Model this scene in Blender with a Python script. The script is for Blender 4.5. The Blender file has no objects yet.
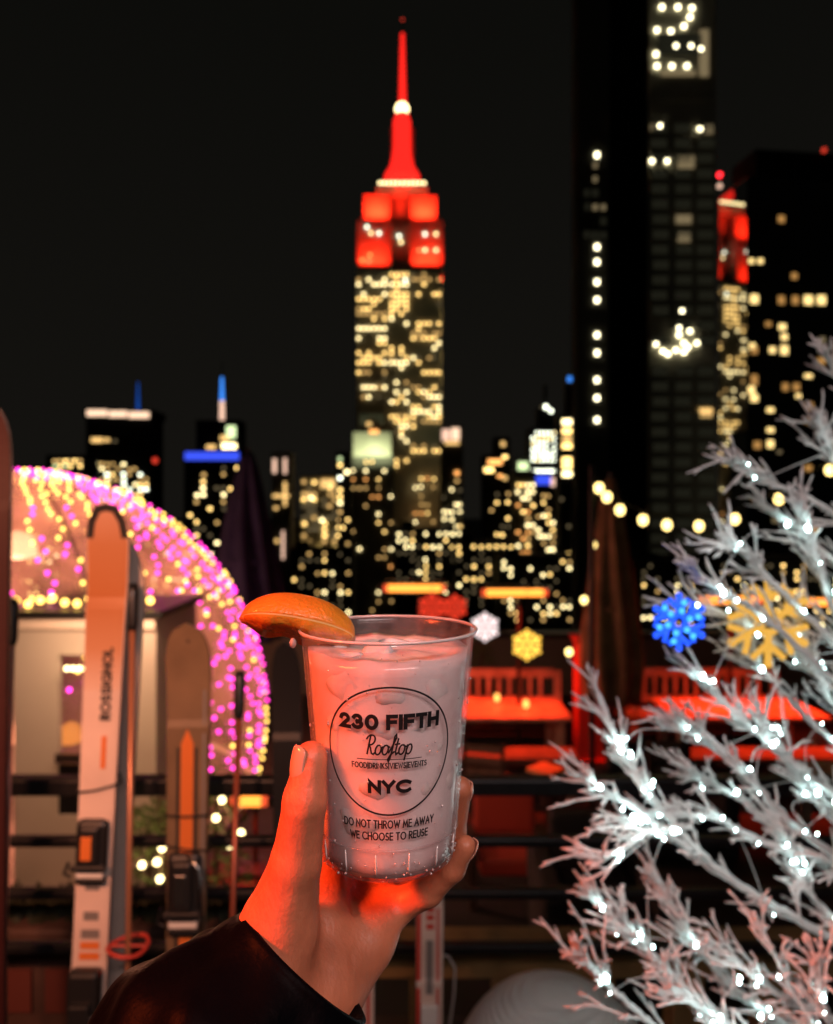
import bpy, bmesh, math, random
import numpy as np
from mathutils import Vector, Matrix

# ------------------------------------------------------------------ camera, sky, exposure
scene = bpy.context.scene
COL = scene.collection
F = 740.0                       # focal length in pixels of a 1024 px high picture
CAMZ = 1.6
cam_d = bpy.data.cameras.new('camera')
cam = bpy.data.objects.new('camera', cam_d)
COL.objects.link(cam)
cam.location = (0, 0, CAMZ)
cam.rotation_euler = (math.radians(90), 0, 0)
cam_d.sensor_fit = 'VERTICAL'
cam_d.sensor_height = 24.0
cam_d.lens = F / 1024 * 24.0
cam_d.clip_start = 0.02
cam_d.clip_end = 20000
cam_d.dof.use_dof = True
cam_d.dof.focus_distance = 0.375
cam_d.dof.aperture_fstop = cam_d.lens / 3.7     # a 3.7 mm wide lens opening
cam_d.dof.aperture_blades = 0
scene.camera = cam

world = bpy.data.worlds.new('World')
scene.world = world
world.use_nodes = True
wn, wl = world.node_tree.nodes, world.node_tree.links
bg = wn['Background']
wtc = wn.new('ShaderNodeTexCoord'); wsep = wn.new('ShaderNodeSeparateXYZ'); wr = wn.new('ShaderNodeValToRGB')
wl.new(wtc.outputs['Generated'], wsep.inputs[0]); wl.new(wsep.outputs['Z'], wr.inputs[0]); wl.new(wr.outputs[0], bg.inputs[0])
wr.color_ramp.elements[0].position = 0.0; wr.color_ramp.elements[0].color = (.0072, .0064, .0052, 1)   # city glow low down
wr.color_ramp.elements[1].position = 0.55; wr.color_ramp.elements[1].color = (.0038, .0037, .0030, 1)
bg.inputs[1].default_value = 1.0

scene.view_settings.view_transform = 'Standard'
scene.view_settings.look = 'None'
scene.view_settings.exposure = 0.0
scene.view_settings.gamma = 1.0
scene.cycles.use_denoising = True
scene.cycles.max_bounces = 8
scene.cycles.transparent_max_bounces = 16
scene.cycles.sample_clamp_indirect = 2.0
scene.cycles.caustics_reflective = False
scene.cycles.caustics_refractive = False

def area_light(name, loc, target, sx, sy, power, color, parent=None, spread=180):
    d = bpy.data.lights.new(name, 'AREA')
    d.shape = 'RECTANGLE'; d.size = sx; d.size_y = sy; d.energy = power; d.color = color
    d.spread = math.radians(spread)
    o = bpy.data.objects.new(name, d); COL.objects.link(o)
    v = Vector(target) - Vector(loc)
    o.rotation_euler = v.to_track_quat('-Z', 'Y').to_euler()
    o.location = Vector(loc)
    if parent is not None:
        o.parent = parent; o.location = Vector(loc) - parent.location
    return o

# ------------------------------------------------------------------ helpers
rng = random.Random(7)
def P(px, py, Y):
    return Vector(((px - 416.5) / F * Y, Y, CAMZ - (py - 512.0) / F * Y))
def PX(px, Y): return (px - 416.5) / F * Y
def PZ(py, Y): return CAMZ - (py - 512.0) / F * Y

def tag(o, label=None, cat=None, group=None, kind=None):
    if label: o['label'] = label
    if cat: o['category'] = cat
    if group: o['group'] = group
    if kind: o['kind'] = kind
    return o

def thing(name, label, cat, loc=(0, 0, 0), group=None):
    o = bpy.data.objects.new(name, None); COL.objects.link(o)
    o.location = loc; o.empty_display_size = .05
    return tag(o, label, cat, group)

def origin_of(o):
    v = Vector((0, 0, 0))
    while o is not None:
        v = v + o.location; o = o.parent
    return v

class MB:
    def __init__(s): s.v = []; s.f = []
    def box(s, c, d, m=None):
        c = Vector(c); b = len(s.v)
        for sx in (-.5, .5):
            for sy in (-.5, .5):
                for sz in (-.5, .5):
                    p = Vector((d[0]*sx, d[1]*sy, d[2]*sz))
                    if m is not None: p = m @ p
                    s.v.append(c + p)
        for q in ((0,1,3,2),(4,6,7,5),(0,4,5,1),(2,3,7,6),(0,2,6,4),(1,5,7,3)):
            s.f.append(tuple(b+i for i in q))
        return s
    def box2(s, a, b):
        a = Vector(a); b = Vector(b)
        return s.box((a+b)/2, (abs(b.x-a.x), abs(b.y-a.y), abs(b.z-a.z)))
    def tube(s, pts, rad, n=8, cap=True, flat=None):
        pts = [Vector(p) for p in pts]
        if not isinstance(rad, (list, tuple)): rad = [rad]*len(pts)
        t0 = (pts[1]-pts[0]).normalized()
        up = Vector((0,0,1)) if abs(t0.z) < .9 else Vector((1,0,0))
        u = t0.cross(up).normalized(); b = len(s.v)
        for i, p in enumerate(pts):
            if i == 0: t = t0
            elif i == len(pts)-1: t = (pts[i]-pts[i-1]).normalized()
            else: t = (pts[i+1]-pts[i-1]).normalized()
            u = (u - t*u.dot(t))
            if u.length < 1e-6: u = t.orthogonal()
            u.normalize(); w = t.cross(u)
            for k in range(n):
                a = 2*math.pi*k/n
                s.v.append(p + (u*math.cos(a) + w*math.sin(a))*rad[i])
        for i in range(len(pts)-1):
            for k in range(n):
                k2 = (k+1) % n
                s.f.append((b+i*n+k, b+i*n+k2, b+(i+1)*n+k2, b+(i+1)*n+k))
        if cap:
            s.f.append(tuple(b+k for k in range(n-1, -1, -1)))
            s.f.append(tuple(b+(len(pts)-1)*n+k for k in range(n)))
        return s
    def lathe(s, prof, c, n=32, axis=None, fold=None, close=False):
        c = Vector(c); b = len(s.v); m = len(prof)
        for (r, z) in prof:
            for k in range(n):
                a = 2*math.pi*k/n
                rr = r*(fold(a, z) if fold else 1)
                p = Vector((rr*math.cos(a), rr*math.sin(a), z))
                if axis is not None: p = axis @ p
                s.v.append(c+p)
        for i in range(m-1 if not close else m):
            j = (i+1) % m
            for k in range(n):
                k2 = (k+1) % n
                s.f.append((b+i*n+k, b+i*n+k2, b+j*n+k2, b+j*n+k))
        if not close:
            if prof[0][0] > 1e-6: s.f.append(tuple(b+k for k in range(n-1,-1,-1)))
            if prof[-1][0] > 1e-6: s.f.append(tuple(b+(m-1)*n+k for k in range(n)))
        return s
    def ball(s, c, r, n=8, sc=(1,1,1), rot=None):
        c = Vector(c); b = len(s.v); rings = max(3, n//2)
        s.v.append(None)
        def q(x,y,z):
            p = Vector((x*r*sc[0], y*r*sc[1], z*r*sc[2]))
            if rot is not None: p = rot @ p
            return c+p
        s.v[b] = q(0,0,1)
        for i in range(1, rings):
            th = math.pi*i/rings
            for k in range(n):
                a = 2*math.pi*k/n
                s.v.append(q(math.sin(th)*math.cos(a), math.sin(th)*math.sin(a), math.cos(th)))
        s.v.append(q(0,0,-1)); e = len(s.v)-1
        for k in range(n):
            k2 = (k+1) % n
            s.f.append((b, b+1+k, b+1+k2))
            for i in range(rings-2):
                s.f.append((b+1+i*n+k, b+1+(i+1)*n+k, b+1+(i+1)*n+k2, b+1+i*n+k2))
            s.f.append((e, b+1+(rings-2)*n+k2, b+1+(rings-2)*n+k))
        return s
    def prism(s, outline, y0, y1):
        """outline of (x,z) points, extruded along y"""
        n = len(outline); b = len(s.v)
        for y in (y0, y1):
            for (x, z) in outline: s.v.append(Vector((x, y, z)))
        s.f.append(tuple(b+i for i in range(n))); s.f.append(tuple(b+n+i for i in range(n-1,-1,-1)))
        for i in range(n):
            j = (i+1) % n
            s.f.append((b+i, b+n+i, b+n+j, b+j))
        return s
    def build(s, name, mat, parent=None, smooth=False, bevel=0, world_space=True):
        me = bpy.data.meshes.new(name)
        o = origin_of(parent) if (parent is not None and world_space) else Vector((0,0,0))
        me.from_pydata([tuple(Vector(p)-o) for p in s.v], [], s.f)
        bm = bmesh.new(); bm.from_mesh(me); bmesh.ops.recalc_face_normals(bm, faces=bm.faces); bm.to_mesh(me); bm.free()
        me.validate(); me.update()
        if mat is not None: me.materials.append(mat)
        ob = bpy.data.objects.new(name, me); COL.objects.link(ob)
        if parent is not None: ob.parent = parent
        if smooth: me.polygons.foreach_set('use_smooth', [True]*len(me.polygons))
        if bevel:
            b = ob.modifiers.new('bevel', 'BEVEL'); b.width = bevel; b.segments = 2; b.limit_method = 'ANGLE'
        return ob

# ------------------------------------------------------------------ materials
def mat(name, color, rough=.6, metal=0, noise=0, nscale=20, bump=0, bscale=60, spec=.5, sss=0, coat=0, trans=0, alpha=1):
    m = bpy.data.materials.new(name); m.use_nodes = True
    nt = m.node_tree; b = nt.nodes['Principled BSDF']
    b.inputs['Base Color'].default_value = (*color, 1); b.inputs['Roughness'].default_value = rough
    b.inputs['Metallic'].default_value = metal
    b.inputs['Specular IOR Level'].default_value = spec
    b.inputs['Coat Weight'].default_value = coat
    b.inputs['Transmission Weight'].default_value = trans
    b.inputs['Alpha'].default_value = alpha
    if sss:
        b.inputs['Subsurface Weight'].default_value = sss
        b.inputs['Subsurface Radius'].default_value = (1, .4, .25)
        b.inputs['Subsurface Scale'].default_value = .006
    if noise or bump:
        tc = nt.nodes.new('ShaderNodeTexCoord')
    if noise:
        n = nt.nodes.new('ShaderNodeTexNoise'); n.inputs['Scale'].default_value = nscale; n.inputs['Detail'].default_value = 5
        r = nt.nodes.new('ShaderNodeValToRGB')
        r.color_ramp.elements[0].position = .3; r.color_ramp.elements[1].position = .7
        r.color_ramp.elements[0].color = (*[c*(1-noise) for c in color], 1)
        r.color_ramp.elements[1].color = (*[min(1, c*(1+noise*.6)) for c in color], 1)
        nt.links.new(tc.outputs['Object'], n.inputs['Vector']); nt.links.new(n.outputs['Fac'], r.inputs[0]); nt.links.new(r.outputs[0], b.inputs['Base Color'])
    if bump:
        n2 = nt.nodes.new('ShaderNodeTexNoise'); n2.inputs['Scale'].default_value = bscale; n2.inputs['Detail'].default_value = 4
        bp = nt.nodes.new('ShaderNodeBump'); bp.inputs['Strength'].default_value = bump; bp.inputs['Distance'].default_value = .002
        nt.links.new(tc.outputs['Object'], n2.inputs['Vector']); nt.links.new(n2.outputs['Fac'], bp.inputs['Height']); nt.links.new(bp.outputs[0], b.inputs['Normal'])
    return m

def emit(name, color, strength, sample=False):
    m = bpy.data.materials.new(name); m.use_nodes = True
    nt = m.node_tree; b = nt.nodes['Principled BSDF']
    b.inputs['Base Color'].default_value = (.02, .02, .02, 1)
    b.inputs['Emission Color'].default_value = (*color, 1); b.inputs['Emission Strength'].default_value = strength
    try: m.cycles.emission_sampling = 'AUTO' if sample else 'NONE'
    except Exception: pass
    return m

M = {}
M['concrete_dark'] = mat('dark_concrete', (.10, .095, .085), .9, noise=.3, nscale=.05)
M['limestone'] = mat('limestone', (.42, .38, .32), .9, noise=.15, nscale=.08)
M['stone_pale'] = mat('pale_stone', (.5, .48, .4), .9, noise=.2, nscale=.1)
M['black_clad'] = mat('black_cladding', (.012, .013, .015), .85, spec=.1)
M['glass_dark'] = mat('dark_glass', (.012, .014, .016), .25, spec=.4)
M['ground'] = mat('asphalt_city', (.05, .05, .05), .95, noise=.3, nscale=.02)
M['deck'] = mat('deck_boards', (.06, .045, .035), .75, noise=.4, nscale=6, bump=.2)
M['terrace'] = mat('terrace_pavers', (.022, .021, .021), .85, noise=.35, nscale=3, bump=.2)
M['black_metal'] = mat('black_metal', (.014, .014, .016), .42, metal=.3, noise=.3, nscale=30)
M['wood'] = mat('wood', (.30, .19, .075), .65, noise=.35, nscale=9, bump=.2)
M['table_wood'] = mat('table_wood', (.42, .32, .25), .5, noise=.5, nscale=4)
M['dark_wood'] = mat('dark_wood', (.06, .03, .022), .7, noise=.4, nscale=8)
M['white_panel'] = mat('white_panel', (.55, .50, .43), .6, noise=.08, nscale=1.5)
M['red_paint'] = mat('red_paint', (.5, .06, .04), .6)
M['navy_canvas'] = mat('navy_canvas', (.016, .017, .05), .95, noise=.3, nscale=4, spec=.1)
M['brown_canvas'] = mat('brown_canvas', (.20, .13, .08), .95, noise=.4, nscale=4, spec=.1)
M['black_cushion'] = mat('black_cushion', (.018, .02, .024), .85, noise=.3, nscale=5)
M['steel'] = mat('steel', (.6, .6, .6), .25, metal=1)
def W(key, col, s): M[key] = emit('lit_window_'+key, col, s)
W('warm', (1, .64, .20), 4.2); W('pale', (1, .80, .38), 5.0); W('orange', (1, .42, .11), 2.5); W('white', (.95, 1, .78), 5.5)
W('dim', (1, .60, .20), 1.4); W('faint', (.9, .68, .36), .22); W('ghost', (.75, .72, .45), .014); W('green', (.8, 1, .5), 1.5)
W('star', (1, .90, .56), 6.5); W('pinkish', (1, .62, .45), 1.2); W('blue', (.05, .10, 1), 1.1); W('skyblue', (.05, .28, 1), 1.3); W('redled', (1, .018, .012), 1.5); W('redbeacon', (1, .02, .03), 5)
W('gwarm', (1, .70, .26), 1.8); W('gdim', (1, .50, .14), .5); W('peach', (1, .66, .44), 1.5); W('redglow', (1, .06, .03), .9)

def box_between(name, a, b, m, parent=None, **k):
    return MB().box2(a, b).build(name, m, parent, **k)

# ------------------------------------------------------------------ ground, terraces
def sheet(name, x0, x1, y0, y1, z, m):
    mb = MB(); mb.v = [Vector((x0,y0,z)), Vector((x1,y0,z)), Vector((x1,y1,z)), Vector((x0,y1,z))]; mb.f = [(0,1,2,3)]
    return tag(mb.build(name, m), kind='structure')
GZ = -80.0
sheet('city_ground', -6000, 6000, -3000, 9000, GZ, M['ground'])
LOW = -1.5
DECK_EDGE = 2.35
tag(box_between('upper_deck', (-7, -4, -1.9), (8, DECK_EDGE, 0), M['deck']), kind='structure')
tag(box_between('lower_terrace', (-14, DECK_EDGE+.004, -2.2), (16, 12.6, LOW), M['terrace']), kind='structure')
rb = thing('rooftop_building', 'dark host building whose roof carries both terraces', 'building', (0, 4, GZ))
box_between('wall', (-13.9, -4, GZ), (15.9, 12.5, -2.25), M['concrete_dark'], rb)
pw = thing('parapet_wall', 'dark low parapet wall along the far edge of the lower terrace', 'wall', (0, 12.8, LOW))
box_between('wall', (-14, 12.62, LOW-.6), (16, 12.9, LOW+.95), M['concrete_dark'], pw)
box_between('coping', (-14, 12.58, LOW+.953), (16, 12.94, LOW+1.03), M['black_metal'], pw)

# ------------------------------------------------------------------ far buildings
UNIT = {}
def unit_box(key):
    if key not in UNIT:
        me = bpy.data.meshes.new('lit_window')
        b = MB().box((0,0,0), (1,1,1)); me.from_pydata([tuple(v) for v in b.v], [], b.f); me.materials.append(M[key]); UNIT[key] = me
    return UNIT[key]
def place_windows(root, wins, part='lit_window', limit=100):
    """wins: (centre, (sx,sy,sz), key, rotz)"""
    wins = sorted(wins, key=lambda w: -w[1][0]*w[1][2])
    base = origin_of(root)
    for (c, d, key, rz) in wins[:limit]:
        o = bpy.data.objects.new(part, unit_box(key)); COL.objects.link(o); o.parent = root
        o.location = Vector(c)-base; o.scale = d; o.rotation_euler = (0,0,rz)
    rest = {}
    if len(wins) > limit:
        mb = MB(); mats = []; idx = []
        for (c, d, key, rz) in wins[limit:]:
            if key not in mats: mats.append(key)
            mb.box(c, d, Matrix.Rotation(rz, 3, 'Z')); idx += [mats.index(key)]*6
        o = mb.build('far_lit_panes', None, root)
        for k in mats: o.data.materials.append(M[k])
        o.data.polygons.foreach_set('material_index', idx)
        tag(o, kind='stuff')

def win(px, py, w, h, key, Y):
    """one lit pane on a face at distance Y (pane 0.12% proud of it)"""
    Yp = Y*.9988
    if w < 8 and key not in ('ghost', 'star'): w *= .66; h *= .70
    return (P(px, py, Yp), (w*Y/F, Y*.002, h*Y/F), key, 0)

def grid(x0, x1, y0, y1, nx, ny, prob, keys, Y, w, h, seed, runs=False):
    r = random.Random(seed); out = []
    for j in range(ny):
        y = y0 + (y1-y0)*(j/(max(1,ny-1)))
        pr = prob if not runs else min(1, max(0, prob + r.choice((-.42, -.1, .12, .3))))
        k0 = r.choice(keys)
        for i in range(nx):
            x = x0 + (x1-x0)*(i/(max(1,nx-1)))
            if r.random() < pr:
                key = k0 if r.random() < .6 else r.choice(keys)
                out.append(win(x + r.uniform(-.35,.35), y + r.uniform(-.4,.4), w*r.uniform(.8,1.15), h, key, Y))
    return out

def building(name, label, cat, blocks, wins, m, bz=GZ):
    """blocks: (x0,x1,ytop,ybottom or None,Y,depth[,partname])"""
    b0 = blocks[0]
    root = thing(name, label, cat, (PX((b0[0]+b0[1])/2, b0[4]), b0[4]+b0[5]/2, bz))
    for bl in blocks:
        x0, x1, yt, yb, Y, dp = bl[:6]; part = bl[6] if len(bl) > 6 else 'wall'
        mm = bl[7] if len(bl) > 7 else m
        zb = bz if yb is None else PZ(yb, Y)
        box_between(part, (PX(x0,Y), Y, zb), (PX(x1,Y), Y+dp, PZ(yt,Y)), mm, root)
    place_windows(root, wins)
    return root

# ---- the art deco skyscraper
EY = 540.0
es = thing('art_deco_skyscraper', 'tall stepped skyscraper with red floodlit crown and red spire in the middle of the skyline', 'skyscraper', (PX(400,EY), EY+20, GZ))
def eblock(part, x0, x1, yt, yb, Y, dp, m=M['limestone']):
    return box_between(part, (PX(x0,EY), Y, PZ(yb,EY)), (PX(x1,EY), Y+dp, PZ(yt,EY)), m, es)
eblock('shaft', 356.5, 441.5, 271, 700, EY, 42)
eblock('crown_wing', 357, 391, 219.5, 270.7, EY+1, 38)
eblock('crown_wing', 410, 443, 219.5, 270.7, EY+1, 38)
eblock('crown_core', 391.3, 409.7, 219.7, 270.7, EY+9, 26)
eblock('crown_shoulder', 363, 390, 192, 219.2, EY+4, 32)
eblock('crown_shoulder', 410, 437, 193, 219.2, EY+4, 32)
eblock('crown_core', 390.3, 409.7, 190, 219.4, EY+11, 22)
eblock('cap', 376, 428, 184.5, 191.8, EY+6, 28)
eblock('podium', 336, 458, 560, 1500, EY-12, 70)
eblock('lower_wing', 345, 352.5, 455, 559.5, EY-4, 46); eblock('lower_wing', 444.5, 452, 455, 559.5, EY-4, 46)
# observation deck light row
place_windows(es, [win(380+i*4.4, 183.0, 3.6, 3.4, 'pale', EY+5) for i in range(11)] + [win(377.5, 186, 1.6, 2, 'faint', EY+5), win(426, 186, 1.6, 2, 'faint', EY+5)], 'deck_light')
# mast: red lit itself from inside
s = EY+16; kx = s/F
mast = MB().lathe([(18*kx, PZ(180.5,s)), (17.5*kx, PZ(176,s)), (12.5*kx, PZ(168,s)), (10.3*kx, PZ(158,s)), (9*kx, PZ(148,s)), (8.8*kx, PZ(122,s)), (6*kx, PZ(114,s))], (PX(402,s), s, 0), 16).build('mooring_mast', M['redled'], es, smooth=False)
MB().lathe([(5.5*kx, PZ(113.6,s)), (6.8*kx, PZ(110,s)), (6.2*kx, PZ(107,s)), (4.5*kx, PZ(104.5,s))], (PX(402,s), s, 0), 16).build('beacon_ring', M['pale'], es)
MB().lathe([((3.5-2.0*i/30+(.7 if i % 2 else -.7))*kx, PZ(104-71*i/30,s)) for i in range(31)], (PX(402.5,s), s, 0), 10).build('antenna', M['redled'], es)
MB().lathe([(.5*kx, PZ(32.8,s)), (.35*kx, PZ(21,s))], (PX(402.5,s), s, 0), 6).build('antenna_tip', M['black_metal'], es)
MB().ball(P(402.5, 19.5, s), 1.2*kx, 8).build('aircraft_light', M['redglow'], es)
for x in (392, 412.5):
    eblock('mast_fin', x-1.6, x+1.6, 118, 181, EY+14, 3, M['limestone'])
# windows of the shaft
wn_ = []
cols = [358.5, 363.6, 368.7, 374, 379.3, 384.6, 391.5, 396.5, 401.5, 406.5, 413.3, 418.6, 424, 429.3, 434.4, 439]
rr = random.Random(21)
y = 274.5; rows = []
while y < 470:
    rows.append(y); y += 4.9
for j, yy in enumerate(rows):
    for (a, b) in ((0, 6), (6, 10), (10, 16)):
        p = rr.choice((.03, .10, .35, .62, .90)) if yy < 402 else (rr.choice((.1, .6, .95)) if yy < 432 else rr.choice((.05, .3, .55)))
        if yy > 400 and a == 0: p = .04
        key = rr.choice(('pale','warm','warm','pale','warm','dim','warm'))
        for i in range(a, b):
            if rr.random() < p: wn_.append(win(cols[i], yy, 3.4, 2.9, key if rr.random() < .7 else rr.choice(('dim','pale','warm','faint')), EY))
for (x, yy, k) in ((367,227,'white'),(371,233,'pale'),(379,233,'white'),(362,260,'orange'),(369,261,'dim'),(370,255,'orange'),(425,234,'white'),(436,234,'pale'),(419,250,'dim'),(425,250,'pale'),(436,250,'pale')):
    wn_.append(win(x, yy, 3.0, 2.9, k, EY+1))
for (x, yy, k) in ((399,236,'white'),(401,242,'pale'),(390.8+2.5,236,'faint'),(405.5,280,'white')):
    wn_.append(win(x, yy, 3.0, 2.9, k, EY+9 if yy < 270 else EY))
wn_ += grid(415, 452, 470, 600, 7, 16, .42, ['warm','pale','dim','orange'], EY-4, 3.2, 2.8, 5)
place_windows(es, wn_)
# windows of the east side (seen in the glass tower's reflection)
ew = []
xe = PX(441.5, EY)
for j, yy in enumerate(rows[:34]):
    for i in range(10):
        if rr.random() < .5: ew.append(((xe+.1, EY+3+i*3.9, PZ(yy,EY)), (.15, 1.5, 1.4), rr.choice(('pale','warm','dim')), 0))
mb = MB(); 
for (c,d,k,r_) in ew: mb.box(c,d)
tag(mb.build('east_lit_panes', M['warm'], es), kind='stuff')
# red floodlights standing on the setbacks
RED = (1, .020, .006)
def flood(px0, px1, py_base, Y, power, h, up):
    xc = PX((px0+px1)/2, EY); z = PZ(py_base, EY)
    area_light('floodlight', (xc, Y-(7 if up < 12 else 4.5), z+.6), (xc, Y, z+up), (px1-px0)*EY/F*.78, h, power*.55, RED, es, 110)
flood(363, 390, 217, EY+4, 42000, 8, 10); flood(410, 437, 217, EY+4, 42000, 8, 10)
flood(357, 391, 268, EY+1, 30000, 3, 16); flood(410, 443, 268, EY+1, 30000, 3, 16)
for (ty, yb, pw_) in ((EY+20, 217, 22000), (EY+20, 268, 24000)):
    area_light('floodlight', (xe+9, ty, PZ(yb,EY)+2), (xe, ty, PZ(yb,EY)+12), 6, 26, pw_, RED, es)

# ---- floodlit pale block standing before the skyscraper
b = building('office_block', 'block with a pale green floodlit crown before the left foot of the red skyscraper', 'building',
    [(350, 394, 457, None, 500, 25), (353, 391, 432, 457, 502, 20, 'lit_crown', M['stone_pale']), (360, 384, 414, 432, 505, 12, 'penthouse')],
    grid(353, 391, 462, 610, 7, 18, .30, ['warm','orange','dim','pale'], 500, 3.2, 3, 31) + [win(369,424,7,5,'dim',505), win(374,431.5,9,3,'orange',502)], M['concrete_dark'])
area_light('floodlight', (PX(372,490), 491, PZ(458,490)), P(372, 440, 502), 26, 4, 9000, (.9, 1, .55), b)

building('office_tower', 'dark slab tower with a row of peach lights along its flat roof', 'building',
    [(86, 152, 418, None, 900, 40), (84, 154, 410, 418, 899, 42, 'roof_band')],
    [win(97, 413, 20, 6, 'peach', 899), win(118, 414, 18, 6, 'peach', 899), win(139, 415, 20, 6, 'peach', 899), win(97,440,11,4.5,'dim',900), win(107,440,7,4.5,'dim',900), win(115,441,4,3,'faint',900)]
    + grid(96, 146, 464, 500, 10, 8, .62, ['warm','pale','white','dim'], 900, 4, 3.2, 3) + grid(92,148,508,580,8,9,.3,['warm','dim'],900,4,3.4,8), M['black_clad'])
t = thing('spire', 'slim blue lit spire rising behind the tower with the peach roof lights', 'spire', P(138, 560, 960))
MB().lathe([(2.2*960/F, PZ(600,960)), (2*960/F, PZ(412,960))], (PX(138,960),960,0), 8).build('shaft', M['black_clad'], t)
MB().lathe([(2*960/F, PZ(411,960)), (.7*960/F, PZ(382,960))], (PX(138,960),960,0), 8).build('lit_tip', emit('deep_blue_led', (.01,.10,.55), .55), t)
t = thing('beacon_tower', 'thin dark mast with one red warning light beside the peach lit tower', 'mast', P(155, 700, 800))
MB().tube([P(155,700,800), P(155,464,800)], .8, 6).build('mast', M['black_clad'], t)
MB().ball(P(155,460.5,800), 3.0*800/F, 8).build('red_light', M['redglow'], t)
building('apartment_block', 'low block with one lit top floor at the far left of the skyline', 'building', [(46, 84, 455, None, 700, 30)],
    grid(55, 80, 461, 466, 6, 2, .9, ['dim','green','warm'], 700, 4.5, 3.4, 2) + grid(50,82,478,560,6,9,.3,['dim','faint'],700,4,3,6), M['black_clad'])
building('office_tower', 'tower with a bright blue light band under its top and a slanted lit crown', 'building',
    [(184, 241, 452, None, 760, 35), (196, 240, 420, 452, 764, 26, 'crown')],
    [win(212, 456, 54, 8, 'blue', 760), win(229, 446, 14, 5, 'pale', 764), win(211, 447, 9, 4, 'dim', 764), win(231, 432, 9, 12, 'green', 764), win(225,438,9,5,'dim',764)]
    + grid(190, 237, 468, 590, 8, 19, .24, ['warm','dim','pale','faint'], 760, 4.6, 4, 11), M['black_clad'])
t = thing('spire', 'blue and pink lit spire rising from the tower with the blue band', 'spire', P(222, 420, 775))
MB().lathe([(2.6*775/F, PZ(421,775)), (2.3*775/F, PZ(401,775))], (PX(222,775),775,0), 8).build('pink_shaft', M['pinkish'], t)
MB().lathe([(2.2*775/F, PZ(400.7,775)), (1.2*775/F, PZ(377,775))], (PX(222,775),775,0), 8).build('blue_tip', M['skyblue'], t)
MB().tube([P(222,376.5,775), P(222,362,775)], .4, 6).build('needle', M['black_clad'], t)
building('corner_tower', 'narrow tower with an orange lit top and one glowing vertical strip', 'building', [(272, 291, 452, None, 420, 14)],
    [win(274.5, 466, 5, 20, 'pinkish', 420), win(285, 466, 4, 22, 'pinkish', 420), win(285, 494, 4, 34, 'dim', 420), win(281,496,16,3,'dim',420), win(276,508,6,4,'dim',420), win(277,541,5,5,'dim',420), win(283, 545, 3, 40, 'pinkish', 420)], M['concrete_dark'])
building('apartment_block', 'pale block full of soft beige windows left of the red topped skyscraper', 'building', [(301, 338, 476, None, 460, 20), (322,337,474,476,462,10,'roof_box')],
    grid(304, 335, 482, 565, 7, 15, .62, ['faint','dim','faint','warm'], 460, 4.6, 3.6, 14) + [win(328,484,14,9,'dim',460), win(311,498,5,4,'pale',460), win(322,520,5,4,'pale',460)], M['stone_pale'])
building('apartment_block', 'dark block with one column of bright warm windows beside the beige lit block', 'building', [(336, 350, 452, None, 430, 15)],
    [win(340,y_,5,4.5,k,430) for (y_,k) in ((459,'green'),(465,'warm'),(478,'white'),(490,'warm'),(497,'warm'),(503,'pale'),(512,'dim'))] + [win(347,472,6,5,'pale',430)] + grid(338,348,520,590,3,10,.4,['dim','warm'],430,3.6,3.6,15), M['black_clad'])
building('apartment_tower', 'slim tower with a soft pink top floor right of the red topped skyscraper', 'building', [(441, 463, 426, None, 470, 18)],
    [win(446,435,8,11,'pinkish',470), win(455.5,434,8,12,'peach',470), win(452,443,14,3,'dim',470), win(457,473,6,5,'orange',470), win(457,481,5,3,'dim',470)] + grid(444,460,490,600,5,16,.45,['warm','dim','pale','faint'],470,3.4,3.2,17), M['concrete_dark'])
building('apartment_tower', 'dark stepped tower with scattered orange windows, first right of the pink topped tower', 'building', [(483, 511, 455, None, 640, 22), (494,510,437,455,644,14,'setback')],
    [win(503,444,6,6,'dim',644), win(505,457,7,4,'warm',640), win(495,462,14,5,'orange',640), win(489,470,9,4.5,'warm',640), win(500,476,7,4,'orange',640), win(505,478,6,5,'dim',640)] + grid(486,508,486,600,5,15,.35,['dim','orange','faint','warm'],640,4,3.4,19), M['black_clad'])
building('apartment_tower', 'stepped tower with a mint green lit top among the right skyline lights', 'building', [(514, 536, 470, None, 380, 14), (517,532,458,470,382,8,'crown')],
    [win(523,466,10,8,'green',381.9)] + grid(518,533,485,600,4,18,.6,['warm','pale','dim','orange'],380,4.2,3.6,20), M['concrete_dark'])
building('office_tower', 'tower with rows of cold white windows above a blue lit sign', 'building', [(530, 561, 428, None, 560, 22), (538,554,408,428,563,12,'crown'), (544,547,385,408,566,3,'mast')],
    [win(546,407,5,5,'white',563), win(551,411,4,4,'white',563), win(542,407,3,3,'faint',563), win(542,480,17,9,'blue',560), win(553,482,7,12,'pinkish',560)]
    + grid(533, 559, 433, 460, 7, 6, .82, ['white','white','pale'], 560, 3.4, 3.2, 23) + grid(533,556,471,473,7,1,1,['white'],560,3.4,3.4,24) + grid(534,558,496,610,6,18,.38,['pale','dim','warm'],560,4,3.6,25), M['black_clad'])
building('apartment_tower', 'narrow tower with a blue light on its roof and stacked yellow windows', 'building', [(560, 578, 415, None, 330, 12), (566,575,384,415,332,5,'water_tank')],
    [win(570,379,7,7,'skyblue',331.5)] + [win(567,y_,9,5,k,330) for (y_,k) in ((422,'pale'),(431,'warm'),(439,'dim'),(446,'warm'),(460,'warm'),(466,'warm'),(474,'pale'))] + grid(562,575,490,590,3,12,.4,['dim','faint','warm'],330,4,4,26), M['black_clad'])
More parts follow.
